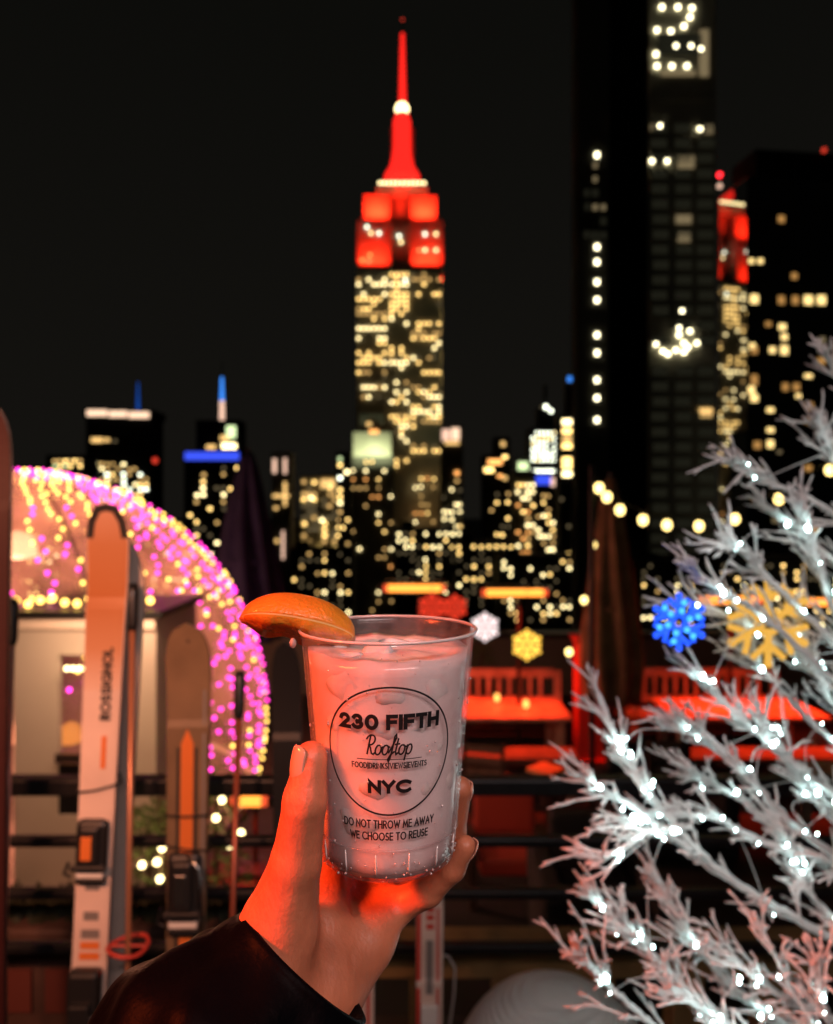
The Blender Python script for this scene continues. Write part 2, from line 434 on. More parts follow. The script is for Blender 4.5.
# low rise infill
INF = [(290,352,548,300,'dark low roofscape with sparse windows left of the skyscraper foot'), (395,470,528,360,'broad mid rise block with many small windows behind the cup rim'),
       (455,515,541,260,'squat dark block with grey windows below the stepped orange tower'), (500,580,556,240,'low dark block with sparse windows below the tower with the blue sign'),
       (150,215,548,420,'dark low block between the peach lit tower and the dome'), (640,722,560,120,'dark low roof at the foot of the grid windowed tower'), (-60,60,530,380,'wide dark block behind the top of the dome'), (720,900,560,110,'dark low roof behind the gold snowflake')]
for i, (x0, x1, yt, Y, lab) in enumerate(INF):
    n = int((x1-x0)/8)
    building('city_block', lab, 'building', [(x0, x1, yt, None, Y, 18), (x0+6, x0+18, yt-7, yt, Y+4, 6, 'roof_hut')],
        grid(x0+4, x1-4, yt+6, yt+64, int(n*1.25), 10, .40 if i not in (1,2) else .62, ['warm','dim','faint','pale','faint'], Y, 3.8, 3.6, 40+i), M['black_clad'])

# ---- right hand towers
wl_ = [win(597, y_, 3.6, 4.4, 'star', 150) for y_ in (155,247,262,282,300,335,353,380,398,420)] + [win(588,320,3.6,4,'star',210), win(590,449,3.4,3.6,'star',210)]
wl_ += grid(587, 603, 165, 235, 3, 6, .75, ['faint','ghost','faint'], 150, 6, 7, 51) + grid(585,603,10,150,3,9,.6,['ghost'],210,7,8,52) + grid(588,602,440,570,2,9,.5,['faint','ghost'],210,6,6,53) + [win(602,128,5,5,'dim',210)]
building('apartment_tower', 'tall dark tower with one column of bright white room lights, left of the black slab', 'building', [(577, 609, -150, None, 150, 5)], wl_, M['concrete_dark'])
building('slab_tower', 'windowless pitch black slab rising out of the picture between two towers', 'building', [(609.2, 648, -160, None, 158, 12), (609.2,649,-120,-112,157.5,1,'cornice')], [], M['black_clad'])
wg = []
for j in range(33):
    yy = 128 + j*15.2
    for cx in (660, 683.5, 706):
        if 325 < yy < 360 and rng.random() < .5: continue
        wg.append(win(cx + rng.uniform(-1,1), yy, 15, 8, rng.choice(('ghost','ghost','ghost','ghost','faint' if rng.random() < .10 else 'ghost')), 180))
star = [(662,7),(678,7),(692,8),(690,17),(684,26),(657,30),(671,31),(656,54),(657,66),(672,66),(687,66),(676,46),(691,46),(701,49),(660,126),(700,129),(652,161),(667,161),(656,344),(663,351),(668,354),(676,350),(684,352),(679,328),(690,331),(684,343),(697,343),(679,335),(682,311),(688,347)]
wg += [win(x, y_, 3.3, 3.3, 'star', 179.8) for (x, y_) in star]
wg += [win(704, 53, 9, 46, 'faint', 180), win(680, 44, 44, 20, 'ghost', 180), win(678, 73, 34, 5, 'faint', 180), win(686,162,16,12,'faint',180), win(706,413,12,9,'dim',180), win(684,237,12,9,'faint',180), win(653,127,6,8,'faint',180), win(709,129,8,8,'faint',180)]
building('apartment_tower', 'tall tower with a dim grid of windows and clusters of bright ceiling lights', 'building', [(649, 716, -130, None, 180, 12), (700,714,80,92,179.5,1,'balcony'), (649,716,96,100,179.4,1,'ledge')], wg, M['stone_pale'])
area_light('added_facade_light', (PX(690,180), 95, -55), (PX(683,180), 180, 60), 30, 30, 5200, (1, .86, .60))  # added light that brightens the grid tower's facade, not a street lamp

# ---- mirror glass tower: its side face reflects the red skyscraper
E = Vector((PX(400,EY), EY+20)); k711 = (714-416.5)/F
Vy = 640/math.sqrt(1+k711**2); Vv = Vector((k711*Vy, Vy))
nrm = (Vv-E).normalized(); dpl = nrm.dot((Vv+E)/2)
def on_plane(px):
    k = (px-416.5)/F; yv = dpl/(nrm.x*k+nrm.y); return Vector((k*yv, yv))
A2, B2 = on_plane(719.5), on_plane(747)          # far and near corners of the mirror side
fd = nrm                                        # front face runs along the normal of the mirror side
C2, D2 = B2 + fd*70, A2 + fd*70
topz = PZ(147, B2.y)
gt = thing('glass_tower', 'black glass tower at the right whose side mirrors the red crown', 'skyscraper', (B2.x, B2.y, GZ))
def quadprism(pts, z0, z1):
    mb = MB(); n = len(pts)
    for z in (z0, z1):
        for p in pts: mb.v.append(Vector((p.x, p.y, z)))
    mb.f.append(tuple(range(n))); mb.f.append(tuple(range(2*n-1, n-1, -1)))
    for i in range(n): mb.f.append((i, (i+1)%n, n+(i+1)%n, n+i))
    return mb
quadprism([A2, B2, C2, D2], GZ, PZ(176, B2.y)).build('body', M['glass_dark'], gt)
quadprism([A2+fd*5+(B2-A2)*.1, B2+fd*5-(B2-A2)*.05, C2, D2], PZ(176, B2.y)+.02, topz).build('crown', M['black_clad'], gt)
mm = bpy.data.materials.new('mirror_glass'); mm.use_nodes = True
pb = mm.node_tree.nodes['Principled BSDF']; pb.inputs['Base Color'].default_value = (.42,.42,.42,1); pb.inputs['Metallic'].default_value = 1; pb.inputs['Roughness'].default_value = .0
mb = MB(); off = -nrm*.15
for (p, z) in ((A2,GZ+20),(B2,GZ+20),(B2,PZ(178,B2.y)),(A2,PZ(178,B2.y))): mb.v.append(Vector((p.x+off.x, p.y+off.y, z)))
for (p, z) in ((A2,GZ+20),(B2,GZ+20),(B2,PZ(178,B2.y)),(A2,PZ(178,B2.y))): mb.v.append(Vector((p.x+off.x*.1, p.y+off.y*.1, z)))
mb.f = [(0,1,2,3),(7,6,5,4),(0,4,5,1),(1,5,6,2),(2,6,7,3),(3,7,4,0)]
mb.build('mirror_side', mm, gt)
fdir = fd; fn = Vector((fd.y, -fd.x))            # outward normal of the front face
def on_front(px):
    k = (px-416.5)/F; d = fn.dot(B2); yv = d/(fn.x*k+fn.y); return Vector((k*yv, yv))
rz = math.atan2(fd.y, fd.x)
gw = []
def gwin(px, py, w, h, key):
    p = on_front(px); q = p + fn*.3
    gw.append((Vector((q.x, q.y, PZ(py, q.y))), (w*.7*q.y/F, .5, h*.72*q.y/F), {'warm':'gwarm','pale':'gwarm','dim':'gdim','orange':'gdim','faint':'faint'}[key], rz))
for a in ((781,219,9,9,'dim'),(751,261,7,6,'pale'),(760,261,7,6,'pale'),(794,276,8,8,'dim'),(754,299,11,12,'warm'),(781,300,9,11,'dim'),(795,300,9,11,'dim'),(808,300,12,12,'warm'),(821,300,12,12,'warm'),
          (768,324,8,6,'orange'),(782,327,10,8,'warm'),(784,337,8,8,'pale'),(772,350,8,8,'warm'),(784,350,10,12,'warm'),(752,346,8,7,'pale'),(754,350,9,10,'dim'),(821,361,11,9,'orange'),(808,376,11,5,'warm'),
          (785,387,8,10,'dim'),(796,387,9,10,'dim'),(798,396,7,5,'pale'),(745+6,390,9,10,'warm'),(754,380,9,14,'dim'),(754,398,10,10,'warm'),(770,410,10,6,'pale'),(770,430,10,6,'warm'),(757,445,10,10,'dim'),(770,444,9,10,'warm'),(809,406,10,10,'orange'),(808,421,10,7,'dim'),(779,452,6,4,'faint'),
          (808,468,10,8,'dim'),(822,340,8,8,'faint'),(760,470,8,8,'faint'),(790,490,8,6,'faint'),(754,500,6,4,'dim'),(775,520,8,7,'faint'),(815,530,8,7,'dim')):
    gwin(*a)
place_windows(gt, gw)
MB().ball(Vector((on_front(824).x, on_front(824).y, topz+1)), 1.1, 8).build('red_light', M['redglow'], gt)
for (py, key) in ((175,'redbeacon'), (186,'pinkish')):
    q = Vector((A2.x, A2.y)) - nrm*1.5 + (B2-A2)*.12
    MB().ball((q.x, q.y, PZ(py, q.y)), 1.2, 8).build('corner_light', M[key], gt)

# ------------------------------------------------------------------ lower terrace: heaters, tables, benches
M['heater_glow'] = emit('heater_element', (1, .30, .04), 2.7)
M['heater_end'] = emit('heater_end_cap', (1, .10, .03), 1.2)
HEAT = (1, .036, .007)
def heater(px0, px1, py, Y, label, power, group='infrared heaters over the lower terrace', floor=LOW, post_px=None):
    c = P((px0+px1)/2, py, Y); w = (px1-px0)*Y/F
    h = thing('infrared_heater', label, 'heater', (c.x, c.y+.12, floor), group)
    MB().box((c.x, c.y+.02, c.z+.075), (w+.06, .16, .03)).build('hood', M['black_metal'], h)
    MB().tube([(c.x-w/2, c.y-.02, c.z), (c.x+w/2, c.y-.02, c.z)], .045, 10).build('heating_element', M['heater_glow'], h)
    for s_ in (-1, 1): MB().tube([(c.x+s_*(w/2+.001), c.y-.02, c.z), (c.x+s_*(w/2+.05), c.y-.02, c.z)], .042, 10).build('element_end', M['heater_end'], h)
    MB().box((c.x-w/2-.085, c.y, c.z), (.06, .1, .08)).build('end_cap', M['black_metal'], h)
    MB().box((c.x+w/2+.085, c.y, c.z), (.06, .1, .08)).build('end_cap', M['black_metal'], h)
    px_ = c.x + w*.1
    MB().tube([(px_, c.y+.12, floor), (px_, c.y+.12, c.z+.055)], .025, 8).build('post', M['black_metal'], h)
    MB().lathe([(.2, floor+.004), (.2, floor+.04), (.04, floor+.06)], (px_, c.y+.12, 0), 16).build('base', M['black_metal'], h)
    area_light('heat_lamp', (c.x, c.y-.05, c.z-.06), (c.x, c.y+.0, floor), w, .06, power, HEAT, h, spread=105)
    return h
heater(388, 441, 588, 8.9, 'orange glowing heater bar just above the cup rim', 40)
heater(486, 543, 592.5, 8.9, 'orange glowing heater bar right of the cup above the red bench', 44)
heater(700, 757, 600, 8.9, 'orange glowing heater bar behind the gold snowflake', 50)
heater(806, 868, 602, 8.9, 'orange glowing heater bar at the right edge behind white twigs', 44)
heater(238, 262, 800, 6.3, 'low orange heater glowing through the railing below the pink dome', 8)

def picnic_table(x0, x1, Y0, Y1, label):
    t = thing('table', label, 'table', ((x0+x1)/2, (Y0+Y1)/2, LOW))
    zt = LOW+.75
    MB().box(((x0+x1)/2, (Y0+Y1)/2, zt-.025), (x1-x0, Y1-Y0, .05)).build('tabletop', M['table_wood'], t, bevel=.008)
    for x in (x0+.12, x1-.12):
        for yy in (Y0+.1, Y1-.1):
            MB().box((x, yy, LOW+.348), (.09, .09, .696)).build('leg', M['table_wood'], t)
    return t
M['bench_wood'] = mat('bench_wood', (.16,.10,.08), .55, noise=.5, nscale=5)
def bench(x0, x1, Y, label, back=True):
    t = thing('bench', label, 'bench', ((x0+x1)/2, Y, LOW), 'wooden benches by the heated tables')
    MB().box(((x0+x1)/2, Y, LOW+.44), (x1-x0, .4, .05)).build('seat', M['table_wood'] if back else M['bench_wood'], t)
    for x in (x0+.08, x1-.08):
        MB().box((x, Y-.14, LOW+.206), (.08, .08, .41)).build('leg', M['table_wood'], t)
        MB().box((x, Y+.16, LOW+.206), (.08, .08, .41)).build('leg', M['table_wood'], t)
    if back:
        for x in (x0+.05, x1-.05): MB().box((x, Y+.23, LOW+.71), (.09, .07, .5)).build('back_post', M['table_wood'], t)
        MB().box(((x0+x1)/2, Y+.24, LOW+.93), (x1-x0-.2, .05, .11)).build('top_rail', M['table_wood'], t)
        MB().box(((x0+x1)/2, Y+.24, LOW+.57), (x1-x0-.2, .05, .08)).build('lower_rail', M['table_wood'], t)
        mb = MB(); n = int((x1-x0-.3)/.14)
        for i in range(n): mb.box((x0+.2+i*.14, Y+.24, LOW+.742), (.05, .03, .26))
        mb.build('slatted_back', M['table_wood'], t)
    return t
picnic_table(-.35, 1.78, 8.45, 9.35, 'red lit wooden table right of the cup')
bench(-.35, 1.95, 9.75, 'slatted bench with a back behind the red lit table by the cup')
bench(-.3, 1.75, 8.1, 'backless bench in front of the red lit table by the cup', False)
picnic_table(2.95, 4.75, 8.45, 9.35, 'red lit wooden table behind the white twig tree')
bench(2.75, 4.9, 9.8, 'slatted bench with a back behind the table under the white twigs')
bench(2.7, 4.7, 8.1, 'backless bench in front of the table under the white twigs', False)
picnic_table(3.5, 5.2, 6.2, 7.0, 'second red lit table lower among the white twigs at the right edge')
M['candle'] = emit('candle_lamp', (1, .48, .10), 2.5)
for (px, py, Y, lab) in ((497, 699, 9.1, 'small glowing candle lamp on the red table, nearer the cup'), (526, 705, 8.8, 'small glowing candle lamp on the red table, farther from the cup')):
    x = PX(px, Y); t = thing('candle_lamp', lab, 'candle lamp', (x, Y, LOW+.752), 'candle lamps on the table')
    MB().lathe([(.035, LOW+.752), (.04, LOW+.765), (.03, LOW+.775)], (x,Y,0), 12).build('base', M['black_metal'], t)
    MB().lathe([(.028, LOW+.776), (.034, LOW+.82), (.024, LOW+.86)], (x,Y,0), 12).build('glass', M['candle'], t, smooth=True)
# small square side table, corner towards us
SY = 7.6; cx, cy = PX(546,SY), SY
st = thing('stool', 'small square orange lit stool standing corner first before the red bench', 'stool', (cx, cy, LOW))
R45 = Matrix.Rotation(math.radians(45),3,'Z')
MB().box((cx, cy, LOW+.455), (.29,.29,.04), R45).build('seat', mat('orange_top', (.75,.36,.14), .6), st, bevel=.008)
for k in range(4):
    a = k*math.pi/2; MB().box((cx+math.cos(a)*.15, cy+math.sin(a)*.15, LOW+.217), (.035,.035,.434), R45).build('leg', M['dark_wood'], st)
# armchair seen between the rails
ac = thing('armchair', 'low armchair with red cushions seen through the railing right of the hand', 'armchair', (*P(508,0,6.0).xy, LOW))
ax, ay = P(508,0,6.0).xy
MB().box((ax, ay, LOW+.33), (.5,.5,.14)).build('seat', M['red_paint'], ac, bevel=.03)
MB().box((ax, ay+.3, LOW+.6), (.5,.1,.42)).build('backrest', M['red_paint'], ac, bevel=.03)
for sx in (-1,1):
    MB().box((ax+sx*.3, ay, LOW+.42), (.08,.55,.06)).build('armrest', M['dark_wood'], ac)
    for dy in (-.22,.22): MB().box((ax+sx*.3, ay+dy, LOW+.19), (.06,.06,.38)).build('leg', M['dark_wood'], ac)
# black sofas
def sofa(px0, px1, Y, label):
    x0, x1 = PX(px0,Y), PX(px1,Y)
    t = thing('sofa', label, 'sofa', ((x0+x1)/2, Y, LOW))
    MB().box(((x0+x1)/2, Y, LOW+.22), (x1-x0, .75, .42)).build('seat', M['black_cushion'], t, bevel=.04)
    MB().box(((x0+x1)/2, Y+.42, LOW+.42), (x1-x0, .16, .82)).build('backrest', M['black_cushion'], t, bevel=.04)
    for x in (x0-.09, x1+.09): MB().box((x, Y+.05, LOW+.3), (.16,.85,.58)).build('armrest', M['black_cushion'], t, bevel=.04)
sofa(618, 706, 6.9, 'black sofa in the dark below the right red lit table')
sofa(560, 640, 5.2, 'black sofa in the dark behind the lower railing bars')
def chair(px, Y, rz, label):
    x = PX(px, Y); t = thing('chair', label, 'chair', (x, Y, LOW), 'dark chairs on the lower terrace'); R = Matrix.Rotation(rz,3,'Z')
    def bx(c, d, name, m): MB().box(Vector((x,Y,LOW))+R@Vector(c), d, R).build(name, m, t)
    bx((0,0,.45), (.42,.42,.035), 'seat', M['bench_wood'])
    for sx in (-1,1):
        bx((sx*.185,-.185,.216), (.035,.035,.43), 'leg', M['dark_wood']); bx((sx*.185,.185,.216), (.035,.035,.43), 'leg', M['dark_wood'])
        bx((sx*.185,.2,.68), (.035,.03,.42), 'back_post', M['dark_wood'])
    mb = MB()
    for z in (.60,.71,.82): mb.box(Vector((x,Y,LOW))+R@Vector((0,.2,z)), (.33,.02,.07), R)
    mb.build('slatted_back', M['bench_wood'], t)
chair(487, 7.3, math.radians(165), 'dark slatted chair pushed in before the red table, nearer the cup')
chair(655, 7.4, math.radians(195), 'dark slatted chair standing right of the square post under the twigs')
chair(598, 9.9, math.radians(20), 'dark slatted chair half hidden behind the red square post')
# posts / columns lit red
def column(px, py_t, Y, w, m, label):
    c = P(px, py_t, Y)
    t = thing('post', label, 'post', (c.x, Y, LOW))
    MB().box((c.x, Y, (c.z+LOW)/2), (w, w, c.z-LOW)).build('shaft', m, t)
    MB().box((c.x, Y, c.z+.026), (w*1.25, w*1.25, .05)).build('cap', m, t)
    MB().box((c.x, Y, LOW+.05), (w*1.3, w*1.3, .1)).build('plinth', m, t)
column(588, 640, 9.1, .30, M['red_paint'], 'red lit square post between the two red tables')

# ------------------------------------------------------------------ closed parasols
def parasol(px, py_t, py_b, Y, rmax_px, m, label, tip=1.0):
    top = P(px, py_t, Y); zb = PZ(py_b, Y); R_ = rmax_px*Y/F
    t = thing('closed_parasol', label, 'parasol', (top.x, Y, LOW))
    H = top.z-zb
    prof = []
    for i in range(25):
        u = i/24
        r = R_*(.12 + .88*min(1, (u*1.25)**.75))*(1 if u < .82 else 1-.9*(u-.82))
        prof.append((r, top.z-H*u))
    fold = lambda a, z: 1+.13*math.sin(a*8+1.3*z)+.05*math.sin(a*5+3*z)
    MB().lathe(prof, (top.x, Y, 0), 64, fold=fold).build('canopy', m, t, smooth=True)
    MB().tube([(top.x, Y, LOW), (top.x, Y, top.z+.06)], .03, 10).build('pole', M['black_metal'], t)
    MB().box((top.x, Y, LOW+.05), (.6,.6,.1)).build('base', M['black_metal'], t)
    MB().lathe([(R_*.80, PZ(py_b-(py_b-py_t)*.42, Y)-.03), (R_*.80, PZ(py_b-(py_b-py_t)*.42, Y)+.03)], (top.x, Y, 0), 32).build('tie_strap', m, t)
parasol(248, 452, 640, 10.2, 34, M['navy_canvas'], 'closed navy parasol standing behind the orange wedge')
parasol(611, 478, 700, 8.6, 30, M['brown_canvas'], 'closed brown parasol glowing orange from the heaters, under the string lights')

# ------------------------------------------------------------------ bubble dome with fairy lights
DY, DR = 7.8, 2.66
dc = Vector((PX(8,DY), DY, PZ(722,DY)))
dome = thing('bubble_dome', 'clear bubble dome tent glowing pink and gold under fairy lights', 'dome tent', (dc.x, dc.y, LOW))
md = bpy.data.materials.new('dome_vinyl'); md.use_nodes = True
nt = md.node_tree; nt.nodes.remove(nt.nodes['Principled BSDF'])
tr = nt.nodes.new('ShaderNodeBsdfTransparent'); tl = nt.nodes.new('ShaderNodeBsdfTranslucent'); gl = nt.nodes.new('ShaderNodeBsdfGlossy'); df = nt.nodes.new('ShaderNodeBsdfDiffuse')
tl.inputs[0].default_value = (.75,.55,.5,1); df.inputs[0].default_value = (.75,.6,.55,1); gl.inputs['Roughness'].default_value = .12
m1 = nt.nodes.new('ShaderNodeMixShader'); m2 = nt.nodes.new('ShaderNodeMixShader'); m3 = nt.nodes.new('ShaderNodeMixShader')
tcd = nt.nodes.new('ShaderNodeTexCoord'); nz = nt.nodes.new('ShaderNodeTexNoise'); nz.inputs['Scale'].default_value = 2.2; nz.inputs['Detail'].default_value = 4
rp = nt.nodes.new('ShaderNodeMapRange'); rp.inputs[1].default_value = .3; rp.inputs[2].default_value = .7; rp.inputs[3].default_value = .10; rp.inputs[4].default_value = .60
nt.links.new(tcd.outputs['Object'], nz.inputs['Vector']); nt.links.new(nz.outputs['Fac'], rp.inputs[0])
m1.inputs[0].default_value = .45; nt.links.new(tl.outputs[0], m1.inputs[1]); nt.links.new(df.outputs[0], m1.inputs[2])
nt.links.new(rp.outputs[0], m2.inputs[0]); nt.links.new(tr.outputs[0], m2.inputs[1]); nt.links.new(m1.outputs[0], m2.inputs[2])
m3.inputs[0].default_value = .06; nt.links.new(m2.outputs[0], m3.inputs[1]); nt.links.new(gl.outputs[0], m3.inputs[2])
nt.links.new(m3.outputs[0], nt.nodes['Material Output'].inputs[0])
def dpt(az, el, r=DR): return dc + Vector((math.cos(az)*math.cos(el), math.sin(az)*math.cos(el), math.sin(el)))*r
EL0 = math.asin((LOW+.03-dc.z)/DR)
prof = []
for i in range(41):
    el = EL0 + (math.pi/2-EL0)*i/40
    prof.append((max(1e-7, DR*math.cos(el)), dc.z + DR*math.sin(el)))
MB().lathe(prof, (dc.x, dc.y, 0), 72).build('vinyl_shell', md, dome, smooth=True)
MB().tube([dpt(2*math.pi*k/48, EL0) for k in range(49)], .035, 8).build('base_ring', M['white_panel'], dome)
for k in range(6):
    az = math.pi*(2*k+.5)/6
    MB().tube([dpt(az, EL0+(math.pi/2-EL0)*i/24, DR-.03) for i in range(25)], .018, 6).build('frame_rib', M['white_panel'], dome)
pl = bpy.data.lights.new('interior_lamp', 'POINT'); pl.energy = 520; pl.color = (1, .36, .20); pl.shadow_soft_size = .25
plo = bpy.data.objects.new('interior_lamp', pl); COL.objects.link(plo); plo.parent = dome; plo.location = (.1, 0, 1.9)
MB().lathe([(.02,.0),(.16,.02),(.2,.12),(.14,.25),(.02,.3)], (dc.x+.1, dc.y, LOW+2.6), 16).build('lamp_shade', emit('dome_lamp', (1,.5,.25), 2.5), dome, smooth=True)
# glowing tables inside
MB().lathe([(.5,LOW+.70),(.5,LOW+.74)], (dc.x+.2, dc.y+.2, 0), 24).build('inner_table', M['table_wood'], dome)
M['bulb_gold'] = emit('gold_fairy_bulb', (1, .60, .12), 6.0); M['bulb_pink'] = emit('pink_fairy_bulb', (1, .035, .50), 6.5); M['bulb_warmwhite'] = emit('warm_white_bulb', (1, .80, .36), 8.0)
M['wire_clear'] = mat('clear_wire', (.3,.25,.22), .5)
BULB = {}
def bulb_mesh(key, r, n=8, sc=(1,1,1)):
    kk = (key, round(r,4), sc)
    if kk not in BULB:
        b = MB().ball((0,0,0), r, n, sc); me = bpy.data.meshes.new('bulb'); me.from_pydata([tuple(v) for v in b.v], [], b.f); me.materials.append(M[key])
        me.polygons.foreach_set('use_smooth', [True]*len(me.polygons)); BULB[kk] = me
    return BULB[kk]
def add_bulb(root, p, key, r, sc=(1,1,1), rot=None):
    o = bpy.data.objects.new('bulb', bulb_mesh(key, r, 8, sc)); COL.objects.link(o); o.parent = root; o.location = Vector(p)-origin_of(root)
    if rot is not None: o.rotation_euler = rot
    return o
def light_string(pts, keyf, label, r=.0165, group='fairy light strings on the bubble dome', wire=.004):
    t = thing('light_string', label, 'string lights', pts[0], group)
    MB().tube(pts, wire, 5).build('wire', M['wire_clear'], t)
    for i, p in enumerate(pts): add_bulb(t, p, keyf(i, len(pts)), r)
    return t
rs = random.Random(99)
def mixed(pg):
    return lambda i, n: 'bulb_gold' if rs.random() < pg else 'bulb_pink'
# (azimuth in degrees of the meridian, label, colour rule, start elevation)
MER = [(6, 'fairy light string following the right outline of the dome, gold above and pink below', lambda i,n: ('bulb_gold' if i > n*.52 else ('bulb_pink' if i > n*.16 else 'bulb_gold'))),
       (-3, 'pink fairy light string nearest inside the right outline of the dome', mixed(.08)), (-10, 'mostly pink fairy light string just inside the right outline of the dome', mixed(.12)), (-17, 'pink fairy light string third inside the right outline of the dome', mixed(.15)),
       (-24, 'pink fairy light string beside the rounded grey ski tip', mixed(.15)), (-31, 'fairy light string above the grey ski, gold near its top', lambda i,n: 'bulb_gold' if i > n*.5 else 'bulb_pink'), (-38, 'gold fairy light string running behind the grey ski tip', mixed(.75)),
       (-45, 'gold and pink fairy light string between the two ski tips', mixed(.6)), (-52, 'fairy light string just right of the orange ski tip', mixed(.55)), (-60, 'pink fairy light string partly behind the orange ski', mixed(.35)),
       (-70, 'sparse pink fairy light string left of the orange ski', mixed(.3)), (-81, 'gold and pink fairy light string over the white cabin roof', mixed(.5)), (22, 'fairy light string over the back of the dome seen through the vinyl', mixed(.4))]
for (az, lab, kf) in MER:
    a = math.radians(az); pts = []
    e0 = -.22 if az > -35 else .36
    n = int((62 if az > -20 else 46)*(1.45-e0)/1.7)
    for i in range(n):
        el = e0 + (1.40-e0)*i/(n-1)
        pts.append(dpt(a + rs.uniform(-.03,.03) + (.05*math.sin(el*5)), el + rs.uniform(-.012,.012), DR+.025))
    light_string(pts, kf, lab)
# horizontal garlands
for (el, a0, a1, n, lab, pg) in ((.62, -92, 20, 36, 'upper garland of gold bulbs swagged across the dome', .8), (.40, -60, 15, 28, 'lower garland of pink bulbs swagged across the dome', .08)):
    pts = [dpt(math.radians(a0+(a1-a0)*i/(n-1)), el - .09*abs(math.sin(i*.55)), DR+.03) for i in range(n)]
    light_string(pts, mixed(pg), lab)

# ------------------------------------------------------------------ white cabin at the dome's entrance
CY = 5.5
cab = thing('cabin', 'beige white entrance cabin with a dark window in front of the bubble dome', 'cabin', (PX(84,CY), CY+.5, LOW))
cx0, cx1 = PX(14,CY), PX(156,CY); zc = PZ(617,CY)
wx0, wx1, wz0, wz1 = PX(58,CY), PX(96,CY), PZ(815,CY), PZ(655,CY)
wall = MB()
wall.box2((cx0, CY, LOW), (wx0, CY+.06, zc)); wall.box2((wx1, CY, LOW), (cx1, CY+.06, zc))
wall.box2((wx0, CY, LOW), (wx1, CY+.06, wz0)); wall.box2((wx0, CY, wz1), (wx1, CY+.06, zc))
wall.box2((cx0, CY+.061, LOW), (cx0+.06, CY+1.0, zc)); wall.box2((cx1-.06, CY+.061, LOW), (cx1, CY+1.0, zc))
wall.build('wall', M['white_panel'], cab)
box_between('roof', (cx0-.06, CY-.06, zc+.003), (cx1+.06, CY+1.05, zc+.05), M['black_metal'], cab)
box_between('roof_trim', (cx0, CY-.03, zc-.085), (cx1, CY-.004, zc-.02), mat('trim_white', (.8,.7,.6), .5), cab)
box_between('door_panel', (wx0, CY+.012, wz0), (wx1, CY+.03, PZ(765,CY)), M['black_metal'], cab)
box_between('window_sill', (wx0-.01, CY-.025, PZ(762,CY)), (wx1+.01, CY+.01, PZ(753,CY)), M['steel'], cab)
box_between('back_panel', (wx0-.05, CY+.8, wz0), (wx1+.05, CY+.82, wz1), M['dark_wood'], cab)
MB().lathe([(.01,PZ(745,CY+.4)),(.09,PZ(742,CY+.4)),(.07,PZ(726,CY+.4)),(.02,PZ(722,CY+.4))], (PX(71,CY+.4), CY+.4, 0), 12).build('table_lamp', emit('cabin_lamp', (1,.30,.06), 1.0), cab, smooth=True)
t = light_string([P(x, 668.5+(1 if x==78 else 0), CY-.05) for x in (67,73,79,85,90)], lambda i,n: 'bulb_warmwhite', 'short row of warm bulbs across the top of the cabin window', r=.018, group='small warm light strings', wire=.004)
light_string([P(16+i*12.2, 601+3*math.sin(i*1.7), CY+.1) for i in range(12)], lambda i,n: 'bulb_gold', 'row of blurred gold bulbs lying along the cabin roof', r=.028, group='small warm light strings')

area_light('added_cabin_light', P(84, 596, CY-.45), P(84, 800, CY), 1.0, .05, 13, (1, .55, .32), cab, 150)  # area light added before the cabin wall, standing in for the roof bulbs
# shrub with lights behind the railing, left of the hand
def lit_shrub(px, py_b, Y, h, label, nb, seed):
    r = random.Random(seed); base = P(px, py_b, Y); base.z = LOW
    t = thing('potted_shrub', label, 'plant', base)
    MB().lathe([(.14,LOW+.004),(.19,LOW+.32),(.17,LOW+.321),(.16,LOW+.28)], (base.x,base.y,0), 16).build('pot', M['dark_wood'], t)
    mb = MB()
    for k in range(420):
        a = r.uniform(0,6.28); u = r.random(); rad = .30*math.sqrt(r.random())*(1-.55*u); z = LOW+.35+u*h
        p = base + Vector((math.cos(a)*rad, math.sin(a)*rad, z-LOW)); d = Vector((r.uniform(-1,1), r.uniform(-1,1), r.uniform(-.3,1))).normalized(); s_ = d.orthogonal().normalized(); L = r.uniform(.05,.1)
        b0 = len(mb.v); mb.v += [p, p+d*L*.5+s_*.014, p+d*L, p+d*L*.5-s_*.014]; mb.f.append((b0,b0+1,b0+2,b0+3))
    mb.build('foliage', mat('shrub_leaf', (.07,.10,.03), .6), t)
    MB().tube([base+Vector((0,0,.25)), base+Vector((0,0,.35+h*.8))], .02, 6).build('stem', M['dark_wood'], t)
    return t, base, r
for (px, Y, h, lab, labl, spots, sd) in ((150, 5.0, .75, 'potted shrub wrapped in gold lights, nearer the grey ski', 'gold bulbs on the shrub nearer the grey ski', ((142,865),(157,862),(162,848),(160,879),(150,905),(146,925)), 3), (216, 5.2, .9, 'potted shrub in gold light right of the grey ski', 'gold bulbs on the shrub right of the grey ski', ((241,833),(222,800),(216,818),(230,845)), 4)):
    lit_shrub(px, 0, Y, h, lab, 0, sd)
    light_string([P(x,y_,Y-.3) for (x,y_) in spots], lambda i,n: 'bulb_warmwhite', labl, r=.022, group='small warm light strings')
    lp = bpy.data.lights.new('shrub_glow', 'POINT'); lp.energy = 3; lp.color = (1,.7,.25); lp.shadow_soft_size = .05
    lo = bpy.data.objects.new('shrub_glow', lp); COL.objects.link(lo); lo.location = P(spots[1][0], spots[1][1], Y-.42)

lit_shrub(622, 0, 9.2, 1.0, 'leafy potted shrub lit red beside the square post', 0, 12)
lit_shrub(482, 0, 10.8, 1.1, 'leafy potted shrub in the dark under the white snowflake', 0, 13)
